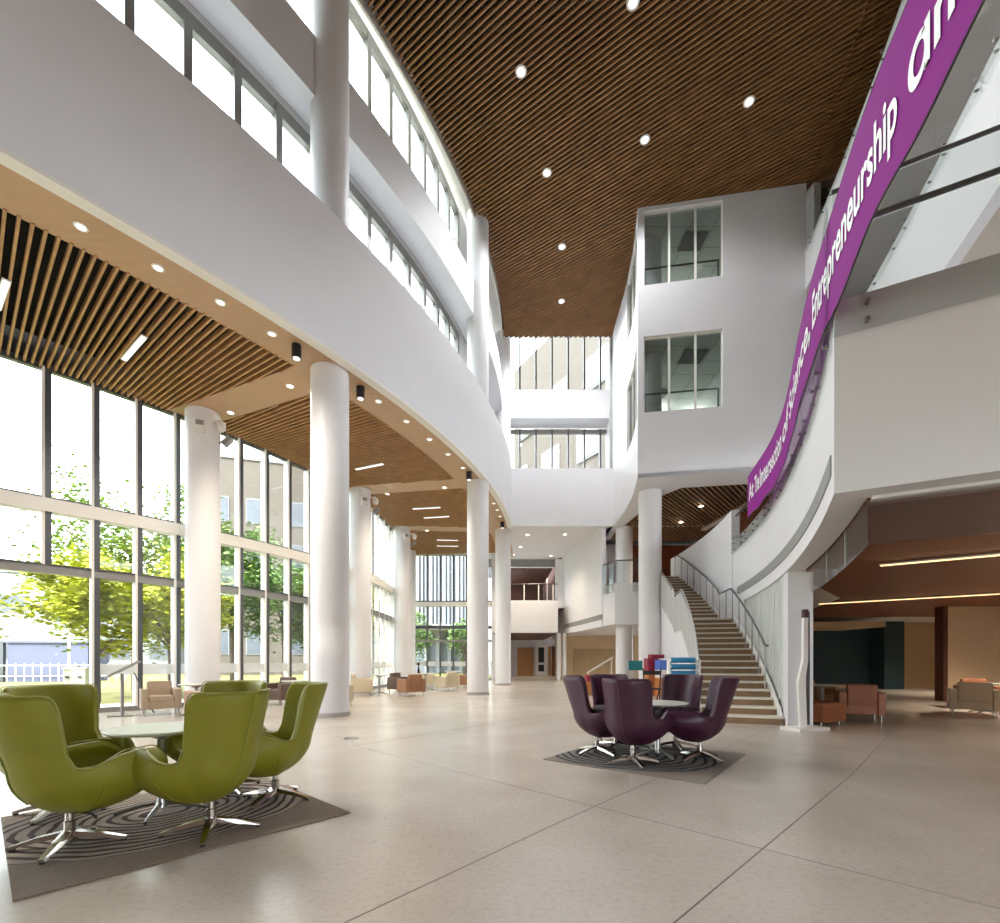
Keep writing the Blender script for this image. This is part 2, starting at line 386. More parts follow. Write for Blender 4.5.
def seg_hit(p, d, poly):
    best = None
    for a, b in zip(poly, poly[1:]):
        ax, ay = a; bx, by = b; ex, ey = bx-ax, by-ay
        den = d[0]*ey-d[1]*ex
        if abs(den) < 1e-9: continue
        t = ((ax-p[0])*ey-(ay-p[1])*ex)/den; u = ((ax-p[0])*d[1]-(ay-p[1])*d[0])/den
        if t > 0 and -1e-6 <= u <= 1+1e-6 and (best is None or t < best): best = t
    return best
facpoly = FC.path(-1, 30.4, 120)
def beam_dist(p):
    out = 9
    for a, b, w in beams:
        d = (b-a).normalized(); v = Vector(p)-a
        out = min(out, abs(v.x*d.y-v.y*d.x)-w/2)
    return out
def bar(bm, a, b, w, z0, z1):
    d = Vector((b[0]-a[0], b[1]-a[1])); L = d.length
    if L < .05: return
    box(bm, ((a[0]+b[0])/2, (a[1]+b[1])/2, (z0+z1)/2), (L, w, z1-z0), math.atan2(d.y, d.x))
def smooth01(t): t = min(1, max(0, t)); return t*t*(3-2*t)
slat_bays = [BM() for _ in range(4)]
bay_y = [0, 11.15, 18.05, 24.7, 40]
yy = -1.0
while yy < 31.5:
    s = FS.slope(yy); n = math.hypot(1, s)
    p = FS.pt(yy, 1.15); d = (-1/n, s/n)
    bend = .025*(1-smooth01((yy-7)/4.5))
    d = (d[0]*math.cos(bend)+d[1]*math.sin(bend), -d[0]*math.sin(bend)+d[1]*math.cos(bend)) if bend else d
    t = seg_hit(p, d, facpoly)
    if t:
        # walk along the slat and keep the stretches clear of the beams
        st = None; k = 0; N = 60
        for i in range(N+1):
            q = (p[0]+d[0]*t*i/N, p[1]+d[1]*t*i/N); ok = beam_dist(q) > .0
            if ok and st is None: st = q
            if st is not None and (not ok or i == N):
                mid = ((st[0]+q[0])/2, (st[1]+q[1])/2)
                # which bay: count beams the middle lies beyond
                k = sum(1 for a, b, w in beams if (Vector(mid)-a).x*(b-a).y-(Vector(mid)-a).y*(b-a).x < 0)
                bar(slat_bays[min(k, 3)], st, q, .04, 8.02, 8.14); st = None
    yy += .155/n
for i, (bm, nm) in enumerate(zip(slat_bays, ('timber slat ceiling of the nearest lounge bay', 'timber slat ceiling between the near and the mid atrium columns', 'timber slat ceiling beyond the mid atrium column', 'timber slat ceiling bay next to the glass end wall'))):
    if len(bm.verts): 
        o = struct('ceiling', bm, 'slat', nm, cat='ceiling')
    else: bm.free()
# lounge roof, level 3 floor, level 4 slab on the left
struct('roof', band(BM(), FS.path(-5.5, 31, 60, .16), FC.path(-1.9, 31, 60, -.35), 8.75, 9.1), 'white', 'roof slab over the facade lounge', cat='roof')
struct('ceiling', band(BM(), KC.path(3, 26, 50, .13), WC.path(3, 26, 50, -.1), 14.12, 14.3), 'white', 'white underside of the upper gallery', cat='ceiling')
struct('wall_left', band(BM(), KC.path(3, 26, 50), KC.path(3, 26, 50, .14), 14.1, 15.45), 'white', 'slim white curved fascia of the upper gallery')
struct('ceiling', band(BM(), KC.path(3, 26, 50, -.25), WC.path(3, 26, 50, -.3), 18.8, 19.0), 'soffit_white', 'white margin between top windows and slatted roof ceiling', cat='ceiling')
struct('wall_left', band(BM(), WC.path(3, 26, 50, -.02), WC.path(3, 26, 50, .12), 9.1, 10.15), 'white', 'white sill wall behind the broad fascia')
struct('wall_left', band(BM(), WC.path(3, 26, 50, -.02), WC.path(3, 26, 50, .12), 14.0, 15.4), 'white', 'white spandrel wall behind the upper gallery')
struct('trim_2', band(BM(), KC.path(3, 24.4, 50, -.02), KC.path(3, 24.4, 50, .04), 17.75, 18.85), 'soffit_white', 'white upstand edging the slatted roof ceiling', cat='trim')

# ---------- glazed walls
def nodes_along(C, ystart, ys_lim, step):
    """points along the curve every STEP metres both ways from ystart"""
    out = [ystart]; y = ystart
    while y < ys_lim[1]: y += step/math.hypot(1, C.slope(y)); out.append(y)
    y = ystart
    while y > ys_lim[0]: y -= step/math.hypot(1, C.slope(y)); out.insert(0, y)
    return out
wn = [0]
ORD = ['first', 'second', 'third', 'fourth', 'fifth', 'sixth', 'seventh', 'eighth', 'ninth', 'tenth', 'eleventh', 'twelfth', 'thirteenth', 'fourteenth', 'fifteenth', 'sixteenth', 'seventeenth', 'eighteenth', 'nineteenth', 'twentieth', 'twenty-first', 'twenty-second', 'twenty-third', 'twenty-fourth', 'twenty-fifth', 'twenty-sixth']
def glazing(pts, rows, label, mull=(.07, .16), fin=None, trans=(), frost=None, skip=None, pane='glass', frame='darkalu'):
    """pts plan nodes; rows [(z0,z1)] panes; trans [(z0,z1,depth,mat)]; skip(i,row) leaves a mullion out"""
    wn[0] += 1
    c = pts[len(pts)//2]
    t = thing('window_%d' % wn[0], label, 'window', (c[0], c[1], rows[0][0]), kind='structure')
    for i, p in enumerate(pts):
        a = pts[max(i-1, 0)]; b = pts[min(i+1, len(pts)-1)]; rz = math.atan2(b[1]-a[1], b[0]-a[0])
        segs = []
        for k, (z0, z1) in enumerate(rows):
            if skip and skip(i, k): continue
            if segs and abs(segs[-1][1]-z0) < .6: segs[-1][1] = z1
            else: segs.append([z0, z1])
        if not segs: continue
        bm = BM()
        for z0, z1 in segs: box(bm, (p[0], p[1], (z0+z1)/2), (mull[0], mull[1], z1-z0), rz)
        m = obj('mullion', bm, frame, t)
        if fin:
            n = Vector((-math.sin(rz), math.cos(rz)))
            for z0, z1 in segs:
                q = Vector(p)-Vector((math.cos(rz), math.sin(rz)))*.082
                obj('fin', box(BM(), (q.x, q.y, (z0+z1)/2), (.05, .22, z1-z0), rz), 'soffit_white', m)
    for k, (z0, z1) in enumerate(rows):
        i = 0
        while i < len(pts)-1:
            j = i+1
            while j < len(pts)-1 and skip and skip(j, k): j += 1
            a = pts[i]; b = pts[j]; d = Vector((b[0]-a[0], b[1]-a[1]))
            g = obj('pane', box(BM(), ((a[0]+b[0])/2, (a[1]+b[1])/2, (z0+z1)/2), (d.length-.02, .012, z1-z0), math.atan2(d.y, d.x)), pane, t)
            if frost and k == 0 and j-i == 1:
                obj('frosted_strip', box(BM(), ((a[0]+b[0])/2, (a[1]+b[1])/2, (frost[0]+frost[1])/2), (d.length-.08, .02, frost[1]-frost[0]), math.atan2(d.y, d.x)), 'frost', g)
            i = j
    for (z0, z1, dep, m) in trans:
        def off(s):
            out = []
            for i, p in enumerate(pts):
                a = pts[max(i-1, 0)]; b = pts[min(i+1, len(pts)-1)]; d = Vector((b[0]-a[0], b[1]-a[1])).normalized()
                out.append((p[0]-d.y*s, p[1]+d.x*s))
            return out
        obj('transom', band(BM(), off(-dep/2), off(dep/2), z0, z1), m, t)
    return t
fy = nodes_along(FC, 11.01, (-1.5, 30.2), .88)
fpts = [FC.pt(y) for y in fy]
rows = [(0.12, 3.3), (3.5, 4.72), (5.02, 8.05)]
tr = [(3.3, 3.5, .2, 'alu'), (4.72, 5.02, .32, 'soffit_white'), (0, .12, .12, 'alu'), (7.98, 8.12, .14, 'darkalu'), (5.02, 5.07, .2, 'darkalu'), (3.46, 3.52, .2, 'darkalu')]
i0 = fy.index(11.01)
def bays(y0, y1): return [p for p, y in zip(fpts, fy) if y0-.35 <= y <= y1+.35]
cut = [-1.5, 13.4, 19.2, 24.8, 30.4]
bl = ['tall facade glazing with open garden doors beside the nearest lounge bay', 'tall facade glazing between the near and hidden facade columns', 'tall facade glazing before the brown armchair', 'tall facade glazing at the far corner of the lounge']
idx = [min(range(len(fy)), key=lambda i: abs(fy[i]-c)) for c in cut]
for k in range(4):
    a, b = idx[k], idx[k+1]
    sub = fpts[a:b+1]
    sk = (lambda base: (lambda i, r: r == 0 and (base+i) <= i0 and (base+i) % 2 == i0 % 2))(a) if k == 0 else None
    glazing(sub, rows, bl[k], mull=(.12, .16), fin=True, trans=tr, frost=(.92, 1.2), skip=sk)
# end wall facing the atrium
ew = [(-6.35+.84*i, 30.5) for i in range(8)]
glazing(ew, [(0.1, 2.45), (2.6, 3.3), (3.5, 4.72), (5.02, 8.05)], 'glass end wall with entrance doors beyond the mid atrium column', mull=(.09, .16), trans=[(2.45, 2.6, .18, 'alu'), (3.3, 3.5, .2, 'darkalu'), (4.72, 5.02, .3, 'soffit_white'), (0, .1, .12, 'alu'), (5.02, 5.1, .2, 'darkalu'), (7.98, 8.1, .14, 'soffit_white')], frost=(.9, 1.2), frame='darkalu')
# level 3 and level 4 windows along WC
wy = nodes_along(WC, 10.08, (4, 18.2), .935)
wp = [WC.pt(y, .05) for y in wy]
kk = min(range(len(wy)), key=lambda i: abs(wy[i]-11.6))
glazing(wp[:kk+1], [(10.15, 13.95)], 'gallery window strip above the broad fascia before the big column', mull=(.15, .2), trans=[(13.74, 14.02, .16, 'alu'), (10.1, 10.2, .2, 'alu')], frame='alu')
glazing(wp[kk:], [(10.15, 13.95)], 'gallery window strip above the broad fascia beyond the big column', mull=(.15, .2), trans=[(13.74, 14.02, .16, 'alu'), (10.1, 10.2, .2, 'alu')], frame='alu')
glazing(wp[:kk+1], [(15.4, 18.7)], 'topmost window strip before the big column', mull=(.15, .2), trans=[(18.55, 18.82, .16, 'alu'), (15.36, 15.46, .2, 'alu')], frame='alu')
glazing(wp[kk:], [(15.4, 18.7)], 'topmost window strip under the slatted roof beyond the big column', mull=(.15, .2), trans=[(18.55, 18.82, .16, 'alu'), (15.36, 15.46, .2, 'alu')], frame='alu')
# blank wall closing the gallery after the windows
struct('wall_left', band(BM(), WC.path(wy[-1], 26.1, 14, -.02), WC.path(wy[-1], 26.1, 14, .12), 9.1, 19), 'white', 'white blank gallery wall beyond the last window')

# ---------- far end of the atrium
struct('wall_back', box(BM(), (3.1, 23.98, 9.5), (5.3, .16, 2.9)), 'white', 'lower white bridge fascia across the atrium end')
struct('wall_back', box(BM(), (2.85, 25.2, 14.85), (6.0, .16, 1.5)), 'white', 'upper white bridge fascia across the atrium end')
struct('ceiling', box(BM(), (2.85, 25.75, 14.2), (6.0, 1.1, .2)), 'white', 'white underside of the upper bridge', cat='ceiling')
struct('ceiling', prism(BM(), [(-.8, 24.06), (5.6, 24.06), (5.2, 26), (4.2, 32), (-.8, 32)], 8.05, 8.25), 'white', 'white ceiling with downlights behind the farthest columns', cat='ceiling')
struct('wall_back', box(BM(), (2.6, 26.35, 9.6), (7.5, .16, 2.7)), 'white', 'white sill wall of the atrium end windows')
bw = [(.22-.9+.9*i*.985, 26.2) for i in range(9)]
glazing(bw, [(10.9, 14.0)], 'lower row of atrium end windows between the bridges', mull=(.09, .16), trans=[(13.75, 13.98, .14, 'alu')], frame='darkalu')
glazing(bw, [(15.6, 19.6)], 'upper row of atrium end windows under the roof', mull=(.09, .16), trans=[(19.5, 19.7, .14, 'alu')], frame='darkalu')

# white wall strip beside the end wall, ground floor lobby
struct('wall_back', box(BM(), (-.1, 30.5, 4.0), (.9, .3, 8.1)), 'white', 'white wall pier between the end glazing and the lobby')
struct('wall_left', box(BM(), (-.42, 35, 2.5), (.2, 9, 5.2)), 'white', 'white side wall of the rear lobby')
struct('wall_back', box(BM(), (6, 39.1, 4), (14, .2, 8)), 'white', 'white rear wall of the lobby with oak door')
struct('ceiling', prism(BM(), [(-.5, 29.5), (3.6, 29.5), (3.6, 39), (-.5, 39)], 3.0, 5.0), 'white', 'rear balcony slab above the lobby', cat='ceiling')
struct('ceiling', box(BM(), (1.6, 34.5, 2.96), (3.9, 9, .06)), 'deepwood', 'dark timber lobby ceiling', cat='ceiling')
struct('ceiling', box(BM(), (1.6, 35.6, 7.5), (3.9, 6.6, .1)), 'deepwood', 'dark red-brown timber ceiling above the rear balcony', cat='ceiling')
struct('wall_back', box(BM(), (1.7, 38.8, 6.4), (4.2, .1, 2.9)), 'deepwood', 'red-brown timber wall behind the rear balcony')
struct('trim_3', box(BM(), (1.7, 32.0, 7.85), (5.4, .3, .55)), 'grille', 'grey lintel above the rear balcony opening', cat='trim')
struct('wall_right', box(BM(), (4.0, 35.2, 6.4), (.2, 7.6, 3.6)), 'deepwood', 'timber side wall of the rear balcony')
struct('trim_4', box(BM(), (3.95, 31.2, 6.3), (.62, .3, 3.2)), 'white', 'white jamb of the rear balcony opening', cat='trim')

def balustrade(label, path, z0, z1, step, bolts=True, off=.05, rails=(), glassm='glass_rail', nb=3, group=None):
    """frameless glass balustrade along a plan polyline"""
    c = path[len(path)//2]
    t = thing('glass_balustrade', label, 'balustrade', (c[0], c[1], z0), group=group)
    P = [Vector(p) for p in path]
    L = [0]
    for a, b in zip(P, P[1:]): L.append(L[-1]+(b-a).length)
    def at(s):
        s = min(max(s, 0), L[-1])
        for i in range(len(P)-1):
            if s <= L[i+1]: return P[i].lerp(P[i+1], (s-L[i])/(L[i+1]-L[i]))
        return P[-1]
    n = max(1, round(L[-1]/step))
    for k in range(n):
        s0, s1 = L[-1]*k/n+.01, L[-1]*(k+1)/n-.01
        q = [at(s0+(s1-s0)*i/6) for i in range(7)]
        i1 = []; o1 = []
        for i, p in enumerate(q):
            d = (q[min(i+1, 6)]-q[max(i-1, 0)]).normalized(); nn = Vector((-d.y, d.x))
            i1.append(tuple(p+nn*off)); o1.append(tuple(p+nn*(off+.014)))
        g = obj('glass_panel', band(BM(), i1, o1, z0, z1), glassm, t)
        if bolts:
            for f in (.2, .8):
                i = 1 if f < .5 else 5
                for zb in (z0+.1, z0+.28):
                    d = (q[min(i+1, 6)]-q[i-1]).normalized(); nn = Vector((-d.y, d.x)); p = q[i]
                    a = p+nn*(off*.4); b = p+nn*(off+.026*(1 if off > 0 else -1))
                    obj('standoff_bolt', cyl(BM(), (a.x, a.y, zb), (b.x, b.y, zb), .022, n=10), 'steel', g)
    for (zr, inset, r) in rails:
        q = [at(L[-1]*i/24) for i in range(25)]; pp = []
        for i, p in enumerate(q):
            d = (q[min(i+1, 24)]-q[max(i-1, 0)]).normalized(); nn = Vector((-d.y, d.x)); pp.append((p.x+nn.x*inset, p.y+nn.y*inset, zr))
        obj('handrail', tube(BM(), pp, r), 'rail', t)
    return t
t = balustrade('glass balustrade on the rear balcony above the lobby doors', [(3.6, 29.5), (.2, 29.5)], 4.6, 6.0, 1.1, bolts=False, off=-.06, rails=((6.02, .0, .03),), glassm='glass_rail')
for i in range(4):
    obj('post', box(BM(), (.6+i*.9, 29.56, 5.5), (.06, .06, 1.0)), 'soffit_white', t)

# doors at the back of the lobby
def door(x0, x1, y, z1, m, label, glassy=False):
    t = thing('door', label, 'door', ((x0+x1)/2, y, 0), kind='structure')
    fw = .07
    bm = BM(); box(bm, (x0-fw/2, y, z1/2), (fw, .14, z1)); box(bm, (x1+fw/2, y, z1/2), (fw, .14, z1)); box(bm, ((x0+x1)/2, y, z1+fw/2), (x1-x0+2*fw, .14, fw))
    obj('frame', bm, 'soffit_white' if glassy else 'door', t)
    leaf = obj('leaf', box(BM(), ((x0+x1)/2, y, z1/2), (x1-x0, .05, z1)), m, t)
    if glassy:
        obj('glass_pane', box(BM(), ((x0+x1)/2, y-.04, z1*.7), ((x1-x0)*.62, .03, z1*.5)), 'blackplastic', leaf)
        obj('glass_pane', box(BM(), ((x0+x1)/2, y-.04, z1*.26), ((x1-x0)*.62, .03, z1*.22)), 'blackplastic', leaf)
    obj('handle', box(BM(), (x1-.12, y-.06, 1.05), (.04, .06, .16)), 'steel', leaf)
    return t
door(1.5, 2.65, 38.9, 2.25, 'door', 'oak door on the rear lobby wall')
door(3.0, 3.75, 38.9, 2.45, 'soffit_white', 'white glazed door next to the oak door in the rear lobby', True)
t = thing('wall_panel', 'dark timber slatted panel beside the glazed lobby door', 'panel', (4.5, 38.7, 0))
for k in range(5): obj('slat', box(BM(), (4.05+.3*k, 38.85, 1.2), (.2, .08, 2.4)), 'redwood' if k % 2 else 'door', t)
# curved white wall right of the rear balcony, air slot, jambs
rw = [(4.2, 31.0), (4.55, 28.6), (4.88, 26.3), (5.16, 24.0)]
rwo = [(x+.2, y+.03) for x, y in rw]
struct('wall_right', band(BM(), rw, rwo, 3.0, 8.1), 'white', 'tall curved white wall between rear balcony and small balcony')
struct('trim_5', band(BM(), [(x-.02, y) for x, y in rw], [(x+.02, y) for x, y in rw], 3.35, 3.62), 'grille', 'grey air grille slot low on the curved white wall', cat='trim')
for px, lab in ((3.75, 'slim white square pier at the lobby opening'), (4.1, 'second slim white square pier at the lobby opening')):
    struct('wall_right', box(BM(), (px, 30.3, 1.5), (.22, .3, 3.0)), 'white', lab)
struct('wall_back', box(BM(), (7.2, 34, 1.5), (6.4, .2, 3.0)), 'beigewall', 'beige wall seen below the small balcony')
t = thing('cupboard_front', 'tan flush doors in the beige wall below the small balcony', 'cupboard', (6.4, 33.8, 0))
for k in range(3): 
    d_ = obj('door', box(BM(), (5.75+1.05*k, 33.86, 1.05), (1.02, .06, 2.1)), 'tanwall', t)
    obj('knob', box(BM(), (6.1+1.05*k, 33.81, 1.05), (.04, .05, .12)), 'steel', d_)
t = thing('ramp_rail', 'slanted white handrail below the small balcony', 'handrail', (6.0, 29, 0))
obj('rail', tube(BM(), [(5.3, 29, .5), (6.9, 29, 1.45)], .06), 'soffit_white', t)
for xx, zz in ((5.4, .55), (6.8, 1.38)): obj('post', cyl(BM(), (xx, 29, 0), (xx, 29, zz), .04), 'soffit_white', t)

# small balcony behind the stairs: level 2 slab
E_all = EC.path(4.91, 21.9, 40)
deckpoly = E_all + [(7.9, 22.4), (5.52, 22.8), (5.16, 24.0), (4.2, 31), (3.6, 31), (3.6, 39), (24, 39), (24, -8), (10, -8)]
# straight balcony edge direction in the near corner
C0 = Vector(EC.pt(4.91)); SD = Vector((1, -.546)).normalized()
C1 = C0+SD*14
deckpoly = [tuple(C0)] + E_all[1:] + [(7.9, 22.4), (5.52, 22.8), (5.2, 24.0), (4.3, 31), (4.3, 38.9), (24, 38.9), (24, C1.y), tuple(C1)]
struct('floor_upper', prism(BM(), deckpoly, 3.02, 5.0), 'white', 'white upper deck with curved edge above the stairs and lounge', cat='floor')
balustrade('glass balustrade of the small balcony behind the stairs', [(7.0, 22.5), (5.52, 22.78)], 4.55, 6.05, .8, off=-.05, rails=((6.07, 0, .03),))
balustrade('side glass panel of the small balcony by the curved wall', [(5.5, 22.8), (5.18, 24.0)], 4.55, 6.05, 1.2, off=.05, rails=((6.07, 0, .03),))

# ---------- curved edge of the deck: air slot, parapet, solid wall beside the stairs
struct('trim_6', band(BM(), EC.path(5.1, 14.3, 30, .015), EC.path(5.1, 14.3, 30, -.03), 3.28, 3.5), 'grille', 'long grey air grille slot curving along the deck edge', cat='trim')
struct('wall_right', band(BM(), EC.path(14.86, 22.1, 24, .02), EC.path(14.86, 22.1, 24, -.2), 3.0, 6.0), 'white', 'solid white parapet climbing beside the upper stairs')
struct('wall_right', band(BM(), EC.path(13.6, 22.1, 24, .0), EC.path(13.6, 22.1, 24, -.2), 0, 3.05), 'white', 'white wall under the parapet along the upper stair flight')
balustrade('long curved glass balustrade behind the purple banner', EC.path(4.95, 14.8, 40), 4.6, 6.05, 1.25, off=.05, rails=((5.78, -.08, .03),))
st0, st1 = C0-SD*.03, C0+SD*7
balustrade('straight glass balustrade on the deck edge above the dark lounge', [tuple(st1), tuple(st0)], 4.6, 6.1, 1.75, off=.05, rails=((6.1, .05, .022), (5.8, -.07, .03)))
# pier and channel glass under the curved edge
struct('wall_right', box(BM(), (5.86, 9.35, 1.51), (.42, .42, 3.02), -.35), 'white', 'white pier beside the foot of the stairs')
cg = thing('channel_glass_screen', 'row of pale green glass channels between stairs and deck edge', 'screen', (6.6, 11.5, 0))
for k in range(8):
    ya, yb = 9.66+k*.49, 9.66+(k+1)*.49-.03
    a = EC.path(ya, yb, 3, -.06); b = EC.path(ya, yb, 3, -.12)
    obj('glass_channel', band(BM(), a, b, 0, 3.02), 'channel', cg)
    obj('channel_edge', band(BM(), EC.path(yb, yb+.03, 2, -.04), EC.path(yb, yb+.03, 2, -.13), 0, 3.02), 'soffit_white', cg)

# ---------- staircase
st = thing('staircase', 'curved staircase with brown risers and pale treads climbing to the upper deck', 'staircase', (5.2, 9.5, 0))
RIS = 5.0/31; W_ = 1.5
tab = [(9.45, 0)]
y = 9.45; s = 0
while y < 23:
    y += .02; s += .02*math.hypot(1, EC.slope(y)); tab.append((y, s))
def y_at(s): return float(np.interp(s, [b for a, b in tab], [a for a, b in tab]))
def edge(s, off): return EC.pt(y_at(s), off)
steps = []; s = 0; z = 0; G1 = .355
for i in range(31):
    z += RIS; run = G1 if i != 15 else 1.5
    steps.append((s, s+run, z)); s += run
S_END = s
for i, (s0, s1, z) in enumerate(steps):
    w = W_+(.35 if i < 3 else 0); ex = -.1 if i < 3 else .05
    n = 3 if i != 15 else 7
    q = [s0+(s1+.1-s0)*k/(n-1) for k in range(n)]
    sp = obj('step', band(BM(), [edge(v, ex) for v in q], [edge(v, w) for v in q], max(0, z-RIS*2.2), z-.035), 'riser', st)
    q2 = [s0-.025+(s1+.03-s0)*k/(n-1) for k in range(n)]
    obj('tread', band(BM(), [edge(max(0, v), ex) if v >= 0 else edge(0, ex) for v in q2], [edge(max(0, v), w) for v in q2], z-.04, z), 'tread', sp)
def zt(s):
    for s0, s1, z in steps:
        if s < s1: return z
    return 5.0
def znose(s):   # pitch line
    if s < steps[15][0]: return RIS+s/G1*RIS
    if s < steps[15][1]: return steps[15][2]
    return min(5.0, steps[15][2]+RIS+(s-steps[15][1])/G1*RIS)
# closed white side under the flight
ss = [S_END*k/60 for k in range(61)]
for nm, off0, off1 in (('side_wall', W_-.02, W_+.06),):
    bm = BM(); sq = [v for v in ss if v > 2.0]
    band(bm, [edge(v, off0) for v in sq], [edge(v, off1) for v in sq], 0, [znose(v)-.32 for v in sq]); obj(nm, bm, 'white', st)
sq = [v for v in ss]
obj('stringer', band(BM(), [edge(v, W_) for v in sq], [edge(v, W_+.05) for v in sq], [max(0, znose(v)-.42) for v in sq], [znose(v)-.02 for v in sq]), 'soffit_white', st)
obj('stringer', band(BM(), [edge(v, .0) for v in sq], [edge(v, .06) for v in sq], [max(0, znose(v)-.4) for v in sq], [znose(v)+.03 for v in sq]), 'soffit_white', st)
for k in range(12):   # dotted glass panels on the open side
    a, b = .6+(S_END-.7)*k/12, .6+(S_END-.7)*(k+1)/12-.03
    q = [a+(b-a)*i/5 for i in range(6)]
    obj('glass_panel', band(BM(), [edge(v, W_+.07) for v in q], [edge(v, W_+.084) for v in q], [max(.02, znose(v)-.35) for v in q], [znose(v)+.86 for v in q]), 'stairglass', st)
obj('handrail', tube(BM(), [(*edge(v, W_+.06), znose(v)+.93) for v in ss[2:]], .028), 'steel', st)
for k in range(13):
    v = .6+(S_END-.7)*k/12; p = edge(v, W_+.04)
    obj('post', cyl(BM(), (*p, max(0, znose(v)-.2)), (*p, znose(v)+.92), .018, n=10), 'steel', st)
sr = [S_END*k/60 for k in range(6, 61)]
obj('handrail', tube(BM(), [(*edge(sr[0]-.28, .14), znose(sr[0])+.9)]+[(*edge(v, .14), znose(v)+.92) for v in sr], .026), 'rail', st)
for k in range(15):
    v = sr[0]+(S_END-sr[0]-.05)*k/14; p = edge(v, .14)
    obj('post', cyl(BM(), (*p, zt(v)-.02), (*p, znose(v)+.91), .017, n=10), 'steel', st)

# ---------- projecting office box
BX0, BX1 = Vector((5.03, 17.34)), Vector((10.6, 16.43)); BL = (BX1-BX0).length
def tx(px):        # distance along the front wall seen on ray px
    r = (px-500)/475; d = (BX1-BX0)/BL
    return (r*BX0.y-BX0.x)/(d.x-r*d.y)
h0, h1 = tx(643.5), tx(723)
struct('wall_right', wall_holes(BM(), BX0, BX1, 7.95, 17.8, .3, [(h0, h1, 10.3, 13.08), (h0, h1, 14.95, 17.65)]), 'white', 'white front wall of the projecting office box with two windows')
lw = [(5.03, 17.34), (5.37, 19.2), (5.58, 21.1), (5.67, 23.5), (5.85, 26.3)]
bm = BM()
def lwp(y):
    for (xa, ya), (xb, yb) in zip(lw, lw[1:]):
        if y <= yb: return (xa+(xb-xa)*(y-ya)/(yb-ya), y)
    return lw[-1]
for (ya, yb, za, zb) in ((17.34, 17.6, 7.95, 17.8), (20.7, 26.3, 7.95, 17.8), (17.6, 20.7, 7.95, 10.3), (17.6, 20.7, 13.08, 14.95), (17.6, 20.7, 17.65, 17.8)):
    q = [lwp(ya+(yb-ya)*i/8) for i in range(9)]
    band(bm, q, [(x+.25, y) for x, y in q], za, zb)
struct('wall_right', bm, 'white', 'white curved side wall of the projecting office box')
struct('wall_right', box(BM(), (10.75, 20.5, 12.9), (.25, 8.2, 9.8), .05), 'white', 'white far side wall of the projecting office box')
def zwin(za, zb, label):
    pts = []
    u = (BX1-BX0)/BL; n = Vector((-u.y, u.x))
    for k in range(4):
        p = BX0+u*(h0+(h1-h0)*k/3)+n*.12; pts.append((p.x, p.y))
    glazing(pts, [(za, zb)], label, mull=(.07, .1), trans=[(za-.03, za+.05, .1, 'soffit_white'), (zb-.06, zb+.02, .1, 'soffit_white')], pane='glass_dark', frame='soffit_white')
zwin(10.3, 13.08, 'lower three-pane window in the front of the office box')
zwin(14.95, 17.65, 'upper three-pane window in the front of the office box')
for za, zb, nm in ((10.3, 13.08, 'lower narrow side window strip in the curved office box wall'), (14.95, 17.65, 'upper narrow side window strip in the curved office box wall')):
    glazing([tuple(Vector(lwp(17.6+3.1*k/3))+Vector((.1, 0))) for k in range(4)], [(za, zb)], nm, mull=(.06, .1), trans=[(za-.02, za+.05, .1, 'soffit_white'), (zb-.05, zb+.02, .1, 'soffit_white')], pane='glass_dark', frame='soffit_white')
inner = [(5.3, 17.6), (10.5, 16.8), (10.6, 24.2), (5.95, 24.2)]
struct('floor_office', prism(BM(), inner, 8.2, 10.15), 'tile', 'floor of the lower office behind the box windows', cat='floor')
struct('ceiling_office', prism(BM(), inner, 13.2, 13.4), 'tilegrid', 'tiled grid ceiling of the lower office', cat='ceiling')
struct('floor_office', prism(BM(), inner, 13.45, 14.85), 'tile', 'floor of the upper office behind the box windows', cat='floor')
struct('ceiling_office', prism(BM(), inner, 17.72, 17.79), 'tilegrid', 'tiled grid ceiling of the upper office', cat='ceiling')
struct('wall_office', box(BM(), (8.2, 24.2, 12.9), (5.2, .2, 9.6)), 'tile', 'grey rear wall of the offices')
for zc, lv in ((13.2, 'lower'), (17.72, 'upper')):
    for (vx, vy, vw, vd, nm) in ((7.55, 18.6, .9, .85, 'first'), (7.0, 21.2, .85, .6, 'second')):
        v = thing('ceiling_vent', 'dark square vent in the %s office ceiling, %s from the front window' % (lv, nm), 'vent', (vx, vy, zc), group='vents in the %s office ceiling' % lv)
        obj('frame', box(BM(), (vx, vy, zc-.012), (vw+.06, vd+.06, .024)), 'tile', v); obj('grille', box(BM(), (vx, vy, zc-.03), (vw, vd, .03)), 'ventdark', v)
    zf = zc-3.02 if zc < 14 else zc-2.85
    t = thing('guard_rail', 'steel guard rail behind the %s front window of the office box' % lv, 'railing', (6.5, 17.7, zf))
    a = BX0+(BX1-BX0)*.06+Vector((.05, .5)); b = BX0+(BX1-BX0)*.52+Vector((.05, .5))
    obj('rail', tube(BM(), [(a.x+.1, a.y+.9, zf+1.05), (a.x, a.y, zf+1.05), (b.x, b.y, zf+1.05)], .03), 'rail', t)
    for q in (a, b): obj('post', cyl(BM(), (q.x, q.y, zf), (q.x, q.y, zf+1.05), .028, n=10), 'rail', t)
# items in the upper office
t = thing('office_desk', 'brown desk seen through the upper office window', 'desk', (7.6, 19.4, 14.85))
obj('top', box(BM(), (7.6, 19.4, 15.6), (1.3, .7, .05)), 'door', t); obj('leg', box(BM(), (7.05, 19.4, 15.22), (.08, .6, .74)), 'door', t); obj('leg', box(BM(), (8.15, 19.4, 15.22), (.08, .6, .74)), 'door', t)
tag(obj('storage_box', box(BM(), (7.45, 19.4, 15.86), (.45, .35, .46), .2, .02), 'blue'), 'blue box on the desk in the upper office', 'box')
tag(obj('cardboard_carton', box(BM(), (8.0, 19.4, 15.8), (.4, .4, .35), 0, .02), 'plywood'), 'brown carton on the desk in the upper office', 'box')
